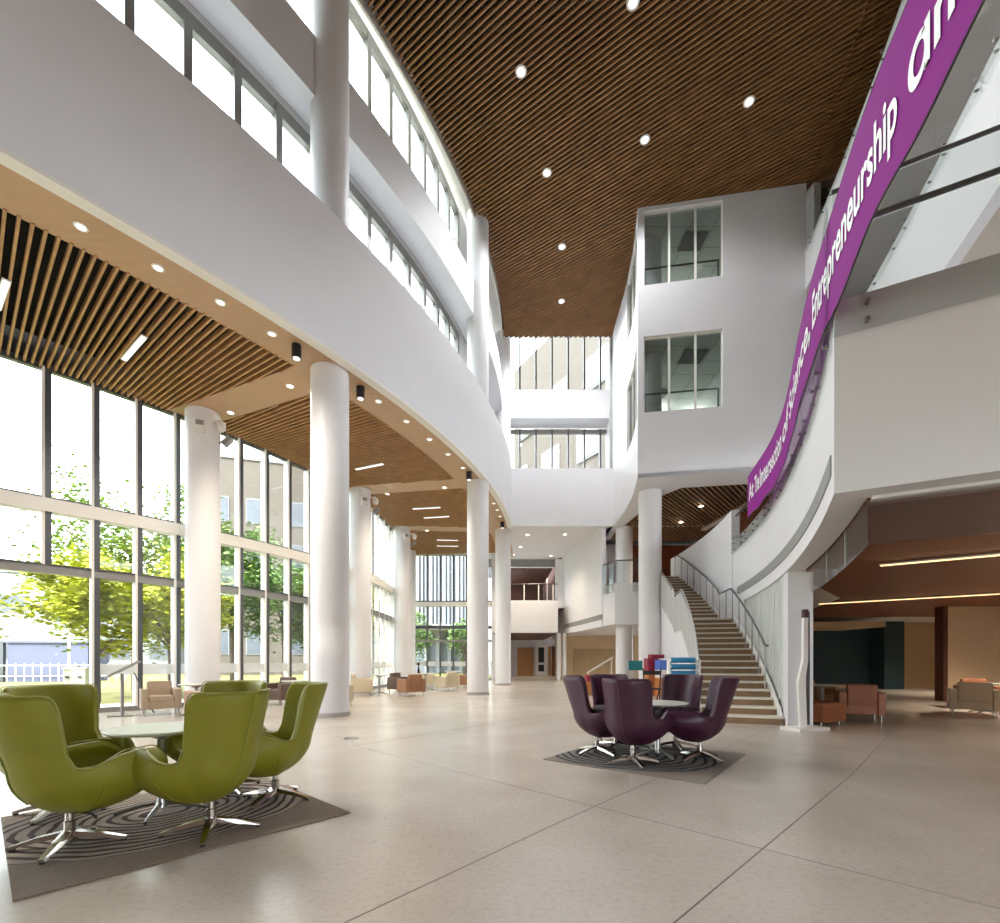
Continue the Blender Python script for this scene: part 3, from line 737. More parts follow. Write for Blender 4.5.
# under side of the box, slatted ceiling behind it, brown timber walls of level 2
BOT = [(5.03, 17.34), (10.6, 16.43), (10.7, 17.7), (7.0, 18.35), (6.45, 19.4), (6.1, 24.0), (5.67, 23.5), (5.58, 21.1), (5.37, 19.2)]
struct('ceiling', prism(BM(), BOT, 7.944, 8.1), 'white', 'white underside border of the office box', cat='ceiling')
struct('ceiling', prism(BM(), [(6.0, 17.6), (13, 17.2), (13, 33), (5.0, 33), (5.7, 24)], 8.12, 8.2), 'black', 'dark void above the diagonal slats behind the stairs', cat='ceiling')

def clip_slats(bm, poly, d, spacing, w, z0, z1):
    d = Vector(d).normalized(); n = Vector((-d.y, d.x))
    pr = [Vector(p).dot(n) for p in poly]; k0 = math.ceil(min(pr)/spacing); k1 = math.floor(max(pr)/spacing)
    for k in range(k0, k1+1):
        c = k*spacing; hits = []
        for a, b in zip(poly, poly[1:]+poly[:1]):
            pa, pb = Vector(a).dot(n)-c, Vector(b).dot(n)-c
            if (pa < 0) != (pb < 0):
                f = pa/(pa-pb); q = Vector(a).lerp(Vector(b), f); hits.append(q.dot(d))
        hits.sort()
        for a, b in zip(hits[::2], hits[1::2]): bar(bm, tuple(d*a+n*c), tuple(d*b+n*c), w, z0, z1)
    return bm
struct('ceiling', clip_slats(BM(), [(7.0, 18.35), (13, 17.3), (13, 27), (6.0, 27), (6.45, 19.4)], (3.36, 3.97), .19, .035, 8.03, 8.08), 'slat', 'diagonal timber slats over the dark ceiling behind the stairs', cat='ceiling')
struct('wall_right', box(BM(), (11.3, 22, 6.5), (.2, 12, 3.1)), 'redwood', 'red-brown timber wall on the upper deck behind the parapet')
struct('wall_back', box(BM(), (9.3, 28, 6.5), (4.2, .2, 3.1)), 'redwood', 'red-brown timber wall facing the top of the stairs')
struct('wall_back', box(BM(), (5.9, 27.9, 6.5), (2.4, .2, 3.1)), 'white', 'pale wall behind the small balcony')
struct('wall_right', box(BM(), (4.75, 27.6, 6.5), (.12, 6.6, 3.1), .13), 'white', 'pale inner lining behind the tall curved wall')
t = thing('counter', 'timber counter with glowing strip at the top of the stairs', 'counter', (9.1, 27.2, 5.0))
obj('body', box(BM(), (9.3, 27.3, 5.45), (2.4, .6, .9)), 'door', t); obj('light_strip', box(BM(), (9.3, 26.97, 5.8), (2.3, .05, .1)), 'strip', t)

# ---------- roof and atrium slatted ceiling
DS = (.822, -.57)
kl = KC.path(3.0, 24.35, 40, -.1)
gr = GC.path(3.0, 16.9, 20, 0)
ceil_poly = kl + [(10.9, 24.35), (10.75, 17.0)] + gr[::-1][1:]
struct('ceiling', clip_slats(BM(), ceil_poly, DS, .145, .042, 17.82, 17.91), 'slat_top', 'high timber slat ceiling of the atrium roof', cat='ceiling')
struct('ceiling', clip_slats(BM(), gr + [(10.9, 17.0), (10.9, 20), (17, 20), (17, 3)], DS, .145, .042, 17.9, 18.0), 'slat_top', 'set-back timber slat ceiling above the upper galleries', cat='ceiling')
struct('ceiling', prism(BM(), KC.path(3, 24.4, 30, -.02) + [(17, 24.4), (17, 3)], 18.22, 18.3), 'plenum', 'dark void above the atrium slats', cat='ceiling')
struct('roof', prism(BM(), WC.path(-6, 26.5, 40, .25) + [(24, 26.5), (24, -6)], 19.25, 19.55), 'white', 'flat roof over the atrium', cat='roof')

# ---------- right upper galleries
def gal(z0, z1, lab):
    struct('wall_right', band(BM(), GC.path(1.5, 16.9, 40), GC.path(1.5, 16.9, 40, -.2), z0, z1), 'white', lab)
gal(8.4, 10.6, 'white curved gallery fascia behind the purple banner')
gal(14.1, 15.5, 'topmost white gallery fascia beside the slatted ceiling')
g0 = GC.path(1.5, 16.9, 30, -.2)
struct('floor_upper', prism(BM(), g0 + [(10.7, 20), (17, 20), (17, 1.5)], 8.7, 10.5), 'white', 'gallery floor above the deck', cat='floor')
struct('trim_7', band(BM(), GC.path(1.5, 16.9, 30, -.2), GC.path(1.5, 16.9, 30, -.75), 8.42, 8.7), 'unlit_lip', 'white lip under the gallery with its unlit beige tone painted in', cat='trim')
struct('ceiling', clip_slats(BM(), GC.path(1.5, 16.9, 30, -.75) + [(17, 16.9), (17, 1.5)], DS, .145, .1, 8.5, 8.6), 'slat_top', 'timber plank ceiling under the gallery', cat='ceiling')
struct('floor_upper', prism(BM(), g0 + [(10.7, 20), (17, 20), (17, 1.5)], 14.2, 15.0), 'white', 'topmost gallery floor', cat='floor')
balustrade('glass balustrade of the gallery behind the banner', GC.path(3, 16.2, 40), 10.3, 11.9, 1.6, off=.05, rails=(), glassm='glass_gallery')
balustrade('topmost glass balustrade along the gallery under the roof', GC.path(5, 16.2, 40), 15.2, 16.6, 1.6, off=.05, rails=(), glassm='glass_gallery')
struct('wall_right', box(BM(), (17.2, 10, 14), (.2, 26, 11)), 'beigewall', 'beige wall at the back of the galleries')
struct('wall_right', box(BM(), (14, 20.5, 14), (6.4, .2, 11)), 'tile', 'grey wall closing the galleries beside the office box')

# ---------- dark lounge under the deck on the right
wp_ = EC.path(5.3, 9.1, 14, -.32)
cpoly = [tuple(C0+SD*.34+Vector((.479, .878))*.34)] + wp_ + [(6.4, 10.0), (9.5, 13.2), (11.5, 18.6), (22, 18.6), (22, C1.y+.4), tuple(C1+Vector((.2, .42)))]
cl_ = struct('ceiling', clip_slats(BM(), cpoly, DS, .14, .128, 2.99, 3.02), 'redwood', 'red-brown plank ceiling of the dark lounge', cat='ceiling')
struct('trim_8', prism(BM(), cpoly, 3.0, 3.03), 'plenum', 'dark backing above the lounge planks', cat='trim')
q0 = C0+SD*.36+Vector((.479, .878))*.33; q1 = q0+SD*9
struct('trim_11', box(BM(), ((q0.x+q1.x)/2, (q0.y+q1.y)/2, 3.0), (9, .14, .036), math.atan2(SD.y, SD.x)), 'white', 'white edge strip along the straight lounge ceiling', cat='trim')
def smoke(path, lab, n):
    t = thing('smoke_curtain', lab, 'smoke curtain', (path[0][0], path[0][1], 2.52))
    P = path; k = max(1, len(P)//n)
    for i in range(0, len(P)-1, k):
        q = P[i:i+k+1]
        obj('glass_panel', band(BM(), q, [(x+.012, y) for x, y in q], 2.52, 3.0), 'smoke_glass', t)
        if i: obj('clip', box(BM(), (q[0][0], q[0][1], 2.76), (.012, .012, .48)), 'steel', t)
smoke(EC.path(5.2, 8.75, 13, -.32), 'curved glass smoke curtain hanging under the deck by the white pier', 3)
a = C0+SD*.32+Vector((.479, .878))*.33; smoke([tuple(a+SD*1.6*i) for i in range(6)], 'straight glass smoke curtain hanging over the dark lounge', 5)
def strip_light(a, b, z, w, lab, grp, m='strip'):
    a = Vector(a); b = Vector(b); mid = (a+b)/2; d = b-a
    t = thing('ceiling_light', lab, 'light', (mid.x, mid.y, z), group=grp)
    obj('housing', box(BM(), (mid.x, mid.y, z+.012), (d.length+.03, w+.03, .024), math.atan2(d.y, d.x)), 'lampring', t)
    obj('diffuser', box(BM(), (mid.x, mid.y, z-.006), (d.length, w, .014), math.atan2(d.y, d.x)), m, t)
strip_light((6.6, 8.24), (11.5, 4.83), 2.94, .045, 'warm ceiling light strip nearest the lounge front', 'light strips in the lounge')
strip_light((9.33, 13.9), (17, 8.6), 2.94, .06, 'warm ceiling light strip deeper in the dark lounge', 'light strips in the lounge')
struct('wall_right', box(BM(), (16.0, 22.1, 1.6), (5.0, .2, 3.3)), 'teal', 'dark teal wall at the back of the lounge')
struct('wall_right', box(BM(), (17.6, 21.6, 1.6), (.9, .8, 3.3)), 'teal', 'dark teal recess pier of the lounge')
struct('wall_right', box(BM(), (19.6, 22.1, 1.6), (2.6, .2, 3.3)), 'beigewall', 'beige wall bay beside the teal wall')
struct('wall_right', box(BM(), (17.2, 15.1, 1.5), (6.3, .2, 3.0)), 'beigewall', 'beige wall behind the khaki armchair in the lounge')
struct('trim_9', box(BM(), (13.98, 15.05, 1.5), (.14, .3, 3.0)), 'deepwood', 'brown timber post at the end of the beige lounge wall', cat='trim')
struct('ceiling', box(BM(), (13.2, 20.2, 2.72), (4.3, 2.6, .2)), 'beigewall', 'beige dropped bulkhead before the teal wall', cat='ceiling')
struct('baseboard_right', box(BM(), (16.0, 21.96, .08), (5.0, .06, .16)), 'beigewall', 'pale skirting of the teal wall', cat='baseboard')
struct('wall_right', box(BM(), (22.1, 8, 1.5), (.2, 32, 3.0)), 'beigewall', 'beige outer wall of the lounge')
struct('wall_right', box(BM(), (9.0, 22.6, 1.5), (.2, 5, 3.0)), 'beigewall', 'beige inner wall below the stair top')
struct('wall_right', box(BM(), (11.2, 25, 1.5), (4.6, .2, 3.0)), 'teal', 'dark wall continuing behind the stairs')
# rear of the atrium behind the viewpoint
struct('wall_front', wall_holes(BM(), (24, -6), (-17.5, -6), 0, 19.3, .3, [(14, 22, .2, 3.0)]), 'rearwall', 'grey-brown entrance wall with tall openings opposite the stairs')

struct('wall_left', band(BM(), FC.path(-5.9, -1.9, 12), FC.path(-5.9, -1.9, 12, .3), 0, 8.9), 'white', 'white wall continuing the facade line beside the viewpoint')
struct('wall_left', band(BM(), WC.path(-5.9, 4.2, 12, -.02), WC.path(-5.9, 4.2, 12, .2), 8.7, 19.3), 'white', 'white upper wall beside the viewpoint')
# ================================================================== LIGHT FITTINGS
def downlight_parts(t, r, m):
    obj('trim_ring', lathe(BM(), [(r*.72, -.012), (r, -.008), (r, .01), (r*.72, .01)], t.location, 24, True), 'lampring', t)
    obj('diffuser', cyl(BM(), (t.location.x, t.location.y, t.location.z-.006), (t.location.x, t.location.y, t.location.z+.012), r*.74, n=24), m, t)
def fz(x, y, z): # helper for measured fittings: plan position at height z on the sight line of the survey photo
    Y = 475*(z-1.3)/(660-y); return ((x-500)/475*Y, Y)
k = 0
for (px, py) in ((81, 227), (158, 268), (220.5, 302.5), (272, 334), (378.5, 401.5), (406.5, 421.5), (429.5, 439.5), (448, 454.5), (463, 468), (493.7, 503.5), (497.3, 510), (500, 516.5)):
    X, Y = fz(px, py, 8.03)
    t = thing('downlight', 'round white downlight in the curved timber soffit, %s from the near end' % ORD[k], 'light', (X, Y, 8.035), group='downlights in the curved soffit'); k += 1
    downlight_parts(t, .095, 'lamp_soft')
for i, (px, py, nm) in enumerate(((290, 386, 'near the big column'), (230.5, 412.5, 'near the facade column'), (444.5, 487.5, 'near the mid atrium column'), (387.5, 494, 'near the hidden facade column'), (427, 530.5, 'over the far armchairs'))):
    X, Y = fz(px, py, 8.04)
    t = thing('downlight', 'bright downlight in a timber soffit beam, %s' % nm, 'light', (X, Y, 8.04)); downlight_parts(t, .1, 'lamp')
for i, (px, py) in enumerate(((633, 3), (521, 72), (749, 102), (645, 140), (547, 173), (562, 247), (561.5, 301.5))):
    X, Y = fz(px, py, 17.8)
    t = thing('downlight', 'small round downlight among the high atrium slats, %s from the near end' % ORD[i], 'light', (X, Y, 17.81), group='downlights in the atrium roof'); downlight_parts(t, .16, 'lamp_soft')
for i, (px, py) in enumerate(((527.5, 535), (565, 534.5), (520.5, 547), (551, 556), (513, 555))):
    X, Y = fz(px, py, 8.04)
    t = thing('downlight', 'small downlight in the white rear ceiling, %s of the scatter' % ORD[i], 'light', (X, Y, 8.05), group='downlights in the rear ceiling'); downlight_parts(t, .13, 'lamp')
for i, (px, py) in enumerate(((681, 522), (701, 506))):
    X, Y = fz(px, py, 7.96)
    t = thing('downlight', 'downlight hung among the diagonal slats behind the stairs, %s from the stair top' % ORD[i], 'light', (X, Y, 7.95)); downlight_parts(t, .14, 'lamp')
for i, (px, py, nm) in enumerate(((296.5, 352, 'before the big column'), (360.5, 393, 'just past the big column'), (469, 476, 'before the mid atrium column'), (502.5, 525, 'before the farthest column'))):
    X, Y = fz(px, py, 7.9)
    t = thing('surface_spotlight', 'black cylinder spotlight on the timber soffit %s' % nm, 'light', (X, Y, 8.04))
    smoothing(obj('housing', cyl(BM(), (X, Y, 7.76), (X, Y, 8.045), .1, n=24), 'blackplastic', t))
    obj('lens', cyl(BM(), (X, Y, 7.748), (X, Y, 7.765), .075, n=24), 'lamp_soft', t)
def px_strip(a, b, z, w, lab, grp, m='lamp_soft'): strip_light(fz(*a, z), fz(*b, z), z, w, lab, grp, m)
px_strip((-3, 309), (6.5, 281), 7.99, .09, 'white linear light at the near edge of the slatted lounge ceiling', 'linear lights in the lounge slats')
px_strip((124, 360), (144, 337), 7.99, .09, 'white linear light in the slats before the near facade column', 'linear lights in the lounge slats')
px_strip((356, 469.5), (383, 464), 7.99, .09, 'white linear light in the slats just beyond the big column', 'linear lights in the lounge slats')
px_strip((413, 509), (440, 507.5), 7.99, .09, 'white linear light in the third slat bay nearer the viewer', 'linear lights in the lounge slats')
px_strip((424, 518), (449, 516.5), 7.99, .09, 'white linear light in the third slat bay farther from the viewer', 'linear lights in the lounge slats')
px_strip((437, 540), (458, 540.5), 7.99, .09, 'white linear light in the last slat bay nearer the viewer', 'linear lights in the lounge slats')
px_strip((437, 546), (458, 546.3), 7.99, .09, 'white linear light in the last slat bay by the end wall', 'linear lights in the lounge slats')

# cameras, floodlights and small boxes on the facade columns
def devices(c, ang, z, nm):
    x, y = c; r = .42
    d = Vector((math.cos(ang), math.sin(ang)))
    p = Vector(c)+d*r
    t = thing('speaker_box', 'small white wall box with grey screen high on %s' % nm, 'speaker', (p.x, p.y, z-.55))
    obj('case', box(BM(), (p.x+d.x*.064, p.y+d.y*.064, z-.5), (.12, .26, .34), ang, .02), 'soffit_white', t)
    obj('screen', box(BM(), (p.x+d.x*.129, p.y+d.y*.129, z-.44), (.02, .18, .12), ang), 'grille', t)
    a2 = ang+.85; d2 = Vector((math.cos(a2), math.sin(a2))); p2 = Vector(c)+d2*r
    t = thing('dome_camera', 'white dome camera on a bracket atop %s' % nm, 'camera', (p2.x, p2.y, z-.35))
    obj('bracket', box(BM(), (p2.x+d2.x*.1, p2.y+d2.y*.1, z-.26), (.26, .06, .06), a2), 'soffit_white', t)
    q = p2+d2*.22
    smoothing(obj('dome', lathe(BM(), [(.01, -.2), (.07, -.17), (.11, -.1), (.12, 0), (.1, .06), (.01, .07)], (q.x, q.y, z-.36), 20), 'soffit_white', t))
    a3 = ang+1.3; d3 = Vector((math.cos(a3), math.sin(a3))); p3 = Vector(c)+d3*r
    t = thing('floodlight', 'small grey floodlight tilted outward on %s' % nm, 'light', (p3.x, p3.y, z-.9))
    obj('bracket', tube(BM(), [(p3.x-d3.x*.05, p3.y-d3.y*.05, z-.75), (p3.x+d3.x*.12, p3.y+d3.y*.12, z-.72)], .015), 'steel', t)
    q = p3+d3*.2
    obj('head', box(BM(), (q.x, q.y, z-.68), (.3, .2, .14), a3, .02, R=Matrix.Rotation(a3, 4, 'Z') @ Matrix.Rotation(-.8, 4, 'Y')), 'grille', t)
devices(O1, -1.15, 8.0, 'the column behind the tan armchair')
devices(O2, -.95, 8.0, 'the half hidden facade column')
devices(O3, -.9, 8.0, 'the facade column behind the brown armchair')

# ================================================================== BANNER
bp_ = Curve([(2.45, 1.8), (2.79, 2.66), (3.03, 3.42), (3.20, 3.95), (3.42, 4.9), (3.95, 5.96), (4.42, 6.88), (5.10, 8.43), (5.96, 10.7), (6.66, 12.9)], 5)
def by_ratio(q):
    lo, hi = 1.2, 14.0
    for _ in range(50):
        m_ = (lo+hi)/2; p_ = bp_.pt(m_, .06)
        if p_[0]/p_[1] > q: lo = m_
        else: hi = m_
    return lo
YB = by_ratio(.5225)
by = [YB-(YB-1.9)*i/90 for i in range(91)]
bpts = [bp_.pt(y, .06) for y in by]
ban = thing('banner', 'long purple banner with white lettering strung along the curved balustrade', 'banner', (bpts[0][0], bpts[0][1], 5.0))
zl = [4.84+.025*math.sin(i*.55)+.16*smooth01((5.0-y)/1.5) for i, y in enumerate(by)]
zh = [5.87+.2*smooth01((5.2-y)/1.5) for y in by]
obj('cloth', band(BM(), bpts, [bp_.pt(y, .07) for y in by], zl, zh), 'banner', ban)
for zz_ in (zl, zh):
    obj('edge_cord', tube(BM(), [(p[0]-.004, p[1], zz_[i]) for i, p in enumerate(bpts)], .009, 6), 'blackplastic', ban)
arc = [0]
for a, b in zip(bpts, bpts[1:]): arc.append(arc[-1]+math.dist(a, b))
def arc_at(q): return float(np.interp(-by_ratio(q), [-y for y in by], arc))
dg = bpy.context.evaluated_depsgraph_get()
for wtxt, q0, q1 in (('At', .5255, .5355), ('The', .5375, .5475), ('Intersection', .549, .5945), ('of', .597, .6095), ('Science,', .6116, .6565), ('Entrepreneurship', .661, .8415), ('ɑn', .865, .965)):
    fc = bpy.data.curves.new('lettering', 'FONT'); fc.body = wtxt; fc.size = 1; fc.resolution_u = 4; fc.offset = .022
    fo = bpy.data.objects.new('lettering', fc); COL.objects.link(fo)
    dg.update(); me = bpy.data.meshes.new_from_object(fo.evaluated_get(dg)); bpy.data.objects.remove(fo)
    xs = [v.co.x for v in me.vertices]; x0 = min(xs); LW = max(xs)-x0
    T0, T1 = arc_at(q0), arc_at(q1)
    bm = BM(); bm.from_mesh(me)
    bmesh.ops.subdivide_edges(bm, edges=[e for e in bm.edges if e.calc_length() > .25], cuts=2)
    for v in bm.verts:
        sarc = T0+(v.co.x-x0)/LW*(T1-T0)
        yv = float(np.interp(sarc, arc, by)); p = bp_.pt(yv, .078)
        v.co = (p[0], p[1], 5.22+.1*smooth01((5.2-yv)/1.5)+v.co.y*.56)
    obj('lettering', bm, 'letter', ban)
    print(wtxt, round(T0, 2), round(T1, 2), round((T1-T0)/LW, 3))

# ================================================================== FURNITURE
def smoothstep(a, b, x):
    t = min(1, max(0, (x-a)/(b-a))); return t*t*(3-2*t)
def interp(x, xs_, ys_):
    for i in range(len(xs_)-1):
        if x <= xs_[i+1]:
            t = (x-xs_[i])/(xs_[i+1]-xs_[i]); t = t*t*(3-2*t); return ys_[i]+(ys_[i+1]-ys_[i])*t
    return ys_[-1]
def rim(th):   # rim height by angle from the back, degrees
    return interp(th, (0, 53, 58, 61, 63.5, 67, 74, 84, 112, 128, 140, 150, 160, 180), (1.06, 1.06, 1.035, .96, .80, .655, .575, .575, .66, .665, .60, .47, .405, .39))
def shell_pt(th, z):
    a = math.radians(th)
    t = abs(th)
    f = smoothstep(55, 108, t)
    base = .315+.095*f
    ex = .72-.28*f
    r = base*max(0, 1-((.56-min(z, .56))/.34)**2)**ex
    r *= 1+.09*math.exp(-((t-120)/24)**2)*smoothstep(.3, .5, z)
    if z > .56: r += (.17*(z-.56)*(1-smoothstep(0, 62, t))+.15*(z-.56))*(1-smoothstep(64, 82, t))
    wl = smoothstep(92, 112, t)*(1-smoothstep(142, 156, t))
    r *= 1-wl*1.6*max(0, z-.53)**1.5*2
    fwd = 1+.05*smoothstep(90, 120, t)+.52*math.exp(-((t-127)/25)**2)*smoothstep(84, 104, t)
    return (-r*math.cos(a)*fwd, r*math.sin(a)*.97*(1+.12*smoothstep(100, 130, t)), z)
def egg_chair(name, cat, label, shell_m, seat_m, pipe_m, group):
    t = thing(name, label, cat, (0, 0, 0), group=group)
    bm = BM(); NV = 16; g = []
    half = [0, 9, 18, 27, 35, 42, 48, 52, 55, 57.5, 59.5, 61, 62.3, 63.5, 65, 66.7, 69, 72, 76, 81, 86, 91, 96, 101, 106, 111, 116, 121, 126, 131, 136, 141, 145, 149, 153, 158, 164, 172]
    ths = [-a for a in half[:0:-1]]+half+[180]; NT = len(ths)
    for i in range(NT):
        th = ths[i]; H = rim(abs(th)); col = []
        for j in range(NV+1):
            v = j/NV; z = .222+(H-.222)*(1-math.cos(v*PI/2))**(.85 if v < .5 else .9) if False else .222+(H-.222)*v**1.25
            col.append(bm.verts.new(shell_pt(th, z)) if j else None)
        g.append(col)
    c = bm.verts.new((0, 0, .218))
    for i in range(NT):
        a, b = g[i], g[(i+1) % NT]
        bm.faces.new((c, a[1], b[1]))
        for j in range(1, NV): bm.faces.new((a[j], a[j+1], b[j+1], b[j]))
    o = obj('shell', bm, shell_m, t, True)
    # normals outward so that thickness grows inward
    so = o.modifiers.new('thickness', 'SOLIDIFY'); so.thickness = .055; so.offset = -1
    sb = o.modifiers.new('smooth', 'SUBSURF'); sb.levels = 1; sb.render_levels = 1
    pr = []
    for th in [a for a in ths if abs(a) <= 146]:
        x, y, z = shell_pt(th, rim(abs(th))); k = .985
        pr.append((x*k, y*k, z+.004))
    smoothing(obj('piping', tube(BM(), pr, .0045, 6), pipe_m, t))
    sm = []
    for j in range(14):
        z = .34+(1.05-.34)*j/13; x, y, z = shell_pt(0, z); sm.append((x-.003, 0, z))
    obj('back_seam', tube(BM(), sm, .005, 6), pipe_m, t)
    for sgn in (-1, 1):   # second line of stitching toward each side of the bowl
        ln = [shell_pt(sgn*96, .27+.18*j/6) for j in range(7)]
        obj('seat_seam', tube(BM(), [(x*1.003, y*1.003, z) for x, y, z in ln], .004, 6), shell_m, t)
    # seat cushion
    bm = BM()
    lathe(bm, [(.05, .40), (.18, .405), (.228, .43), (.242, .455), (.225, .485), (.15, .5), (.01, .503)], (.05, 0, 0), 36)
    for v in bm.verts: v.co.x = .06+(v.co.x-.05)*(1.3 if v.co.x > .05 else .93); v.co.y *= .9
    smoothing(obj('seat_cushion', bm, seat_m, t))
    bm = BM()   # upright inner back cushion
    for j in range(7):
        z = .47+.5*j/6
        pass
    bm.free()
    smoothing(obj('post', lathe(BM(), [(.034, .05), (.034, .17), (.026, .175), (.026, .24), (.06, .245), (.06, .26)], n=20), 'chrome', t))
    smoothing(obj('hub', lathe(BM(), [(.05, .028), (.055, .05), (.05, .095), (.036, .105)], n=20), 'chrome', t))
    for k in range(4):
        a = PI/4+k*PI/2; d = Vector((math.cos(a), math.sin(a))); bm = BM()
        q = [(.03, .045, .07, .105), (.17, .032, .045, .078), (.33, .022, .012, .03)]
        n = Vector((-d.y, d.x)); prev = None
        for (r, w, za, zb) in q:
            ring = [bm.verts.new((d.x*r+n.x*s*w, d.y*r+n.y*s*w, zz)) for s, zz in ((-1, za), (1, za), (.7, zb), (-.7, zb))]
            if prev:
                for i in range(4): bm.faces.new((prev[i], prev[(i+1) % 4], ring[(i+1) % 4], ring[i]))
            else: bm.faces.new(ring[::-1])
            prev = ring
        bm.faces.new(prev)
        lg = obj('leg', bm, 'chrome', t)
        obj('glide', cyl(BM(), (d.x*.315, d.y*.315, 0), (d.x*.315, d.y*.315, .014), .018, n=12), 'blackplastic', lg)
    obj('lever', tube(BM(), [(.02, -.03, .235), (.06, -.16, .225), (.07, -.2, .2)], .009), 'blackplastic', t)
    return t
RZ = lambda deg: math.radians(deg)
gch = egg_chair('swivel_egg_chair', 'chair', 'x', 'green', 'green_seat', 'piping', 'green egg chairs')
G = 'green egg chairs on the brown rug'
for i, (x, y, a, lab) in enumerate((
        (-2.99, 3.30, 63, 'olive green egg chair, back to us, nearest the left corner of the brown rug'),
        (-2.17, 3.57, 157, 'olive green egg chair with full back seam showing, before the round table'),
        (-2.09, 4.42, 216, 'olive green egg chair in profile at the rug edge toward the big column'),
        (-2.72, 4.72, -82, 'olive green egg chair behind the seamed green chair, only its back showing'),
        (-3.72, 4.02, -32, 'olive green egg chair facing the round table from the garden doors'))):
    place(gch, i, (x, y, .013), RZ(a), lab, G)
pch = egg_chair('swivel_egg_chair', 'chair', 'x', 'purple', 'purple', 'purple_pipe', 'aubergine egg chairs')
G = 'aubergine egg chairs on the grey rug'
for i, (x, y, a, lab) in enumerate((
        (1.646, 5.90, 52, 'aubergine egg chair with its seamed back to us, nearest the viewer'),
        (1.34, 6.57, -12, 'aubergine egg chair in side profile nearest the big white column'),
        (2.60, 6.18, 165, 'aubergine egg chair in side profile nearest the stairs'),
        (2.58, 6.98, 222, 'aubergine egg chair facing us in front of the blue rolls'),
        (1.72, 7.05, -75, 'aubergine egg chair mostly hidden behind the seamed aubergine chair'))):
    place(pch, i, (x, y, .013), RZ(a), lab, G)

def rug(label, c, rz, m, s=2.0):
    t = tag(obj('rug', box(BM(), (0, 0, .0065), (s, s, .012), 0, .004), m, world=False), label, 'rug')
    t.location = (c[0], c[1], 0); t.rotation_euler = (0, 0, rz)
rug('brown square rug with maroon curved lines under the green chairs', (-2.68, 3.96), RZ(47.7), rug_mat('brown_rug', rgb(132, 117, 102), rgb(164, 151, 136), rgb(62, 30, 32), (-.05, -.30, 0), (.95, 1.25, 1), .036, .014))
rug('grey square rug with black curved lines under the aubergine chairs', (1.967, 6.353), RZ(141.7), rug_mat('grey_rug', rgb(138, 128, 118), rgb(122, 119, 115), rgb(38, 38, 46), (-.28, -.08, 0), (.95, 1.1, 1), .048, .017))

def round_table(label, loc, r, h, m='tabletop', base='flat'):
    x, y, z = loc; t = thing('round_table', label, 'table', loc)
    smoothing(obj('tabletop', lathe(BM(), [(.01, h-.03), (r*.93, h-.03), (r, h-.012), (r, h-.004), (r*.99, h), (.01, h)], loc, 56), m, t), .5)
    smoothing(obj('pedestal', lathe(BM(), [(.05, .05), (.045, .09), (.036, .12), (.036, h-.1), (.11, h-.06), (.12, h-.03)], loc, 24), 'steel', t))
    for k in range(4):
        a = .3+k*PI/2
        lg = obj('leg', tube(BM(), [(x+.03*math.cos(a), y+.03*math.sin(a), z+.085), (x+r*.45*math.cos(a), y+r*.45*math.sin(a), z+.06), (x+r*.85*math.cos(a), y+r*.85*math.sin(a), z+.018)], .017, 8), 'steel', t)
    return t
round_table('round pale table amid the green egg chairs', (-2.86, 4.02, .012), .40, .72)
round_table('round pale table amid the aubergine egg chairs', (2.12, 6.40, .012), .40, .72)

def armchair(label, m, loc, rz, w=.78, d=.74):
    t = thing('armchair', label, 'armchair', (0, 0, 0))
    obj('frame', box(BM(), (0, 0, .25), (d-.06, w-.06, .18), 0, .015), m, t)
    obj('seat_cushion', box(BM(), (.05, 0, .39), (d-.14, w-.30, .13), 0, .035, seg=3), m, t)
    R = Matrix.Rotation(-.10, 4, 'Y')
    obj('backrest', box(BM(), (-d/2+.09, 0, .56), (.17, w-.28, .46), 0, .04, R=R, seg=3), m, t)
    for s in (-1, 1): obj('arm', box(BM(), (0, s*(w/2-.07), .385), (d, .14, .47), 0, .025, seg=3), m, t)
    for sx_ in (-1, 1):
        for s in (-1, 1): obj('leg', cyl(BM(), (sx_*(d/2-.07), s*(w/2-.07), 0), (sx_*(d/2-.07), s*(w/2-.07), .16), .014, .018, 10), 'steel', t)
    t.location = loc; t.rotation_euler = (0, 0, rz); t['label'] = label
    return t
armchair('tan armchair facing us by the facade behind the green chairs', 'tan', (-8.15, 11.4, 0), RZ(-50))
M['brown2'] = mat('pinkish_brown_upholstery', rgb(170, 134, 108), .6, noise=.06, nscale=15, bump=.1, bscale=200)
armchair('pinkish brown armchair with its back to us beside the white bistro table', 'brown2', (-6.55, 10.75, 0), RZ(150))
armchair('dark taupe armchair before the facade behind the green chairs', 'darkbrown', (-6.45, 13.95, 0), RZ(-110))
armchair('beige armchair almost hidden behind the big near column', 'beige', (-4.55, 13.3, 0), RZ(100))
armchair('beige armchair with its side to us beyond the big near column', 'beige', (-5.05, 17.35, 0), RZ(20))
armchair('brown leather armchair with its back to us near the far bistro table', 'brown', (-3.22, 17.2, 0), RZ(128))
armchair('taupe leather armchair behind the brown one by the facade', 'darkbrown', (-3.95, 18.9, 0), RZ(-30))
armchair('pale beige armchair beside the mid atrium column', 'beige', (-2.25, 20.3, 0), RZ(135))
armchair('brown armchair partly hidden by the mid atrium column', 'brown', (-1.55, 22.2, 0), RZ(160))
armchair('small beige armchair near the glass end wall', 'beige', (-3.6, 22.9, 0), RZ(20))
def bistro(label, x, y, r=.36): round_table(label, (x, y, 0), r, .74, 'tabletop')
bistro('white bistro table between the tan and pinkish brown armchairs', -7.1, 11.1)
bistro('white bistro table beyond the big near column', -4.55, 17.9)
bistro('white bistro table behind the brown leather armchair', -3.2, 20.4, .45)
bistro('white bistro table near the glass end wall', -2.4, 24.2, .4)
bistro('white bistro table behind the rightmost green egg chair', -5.55, 12.9)
t = thing('figurine', 'small dark ornament standing on the table behind the brown armchair', 'ornament', (-3.5, 20.4, .74))
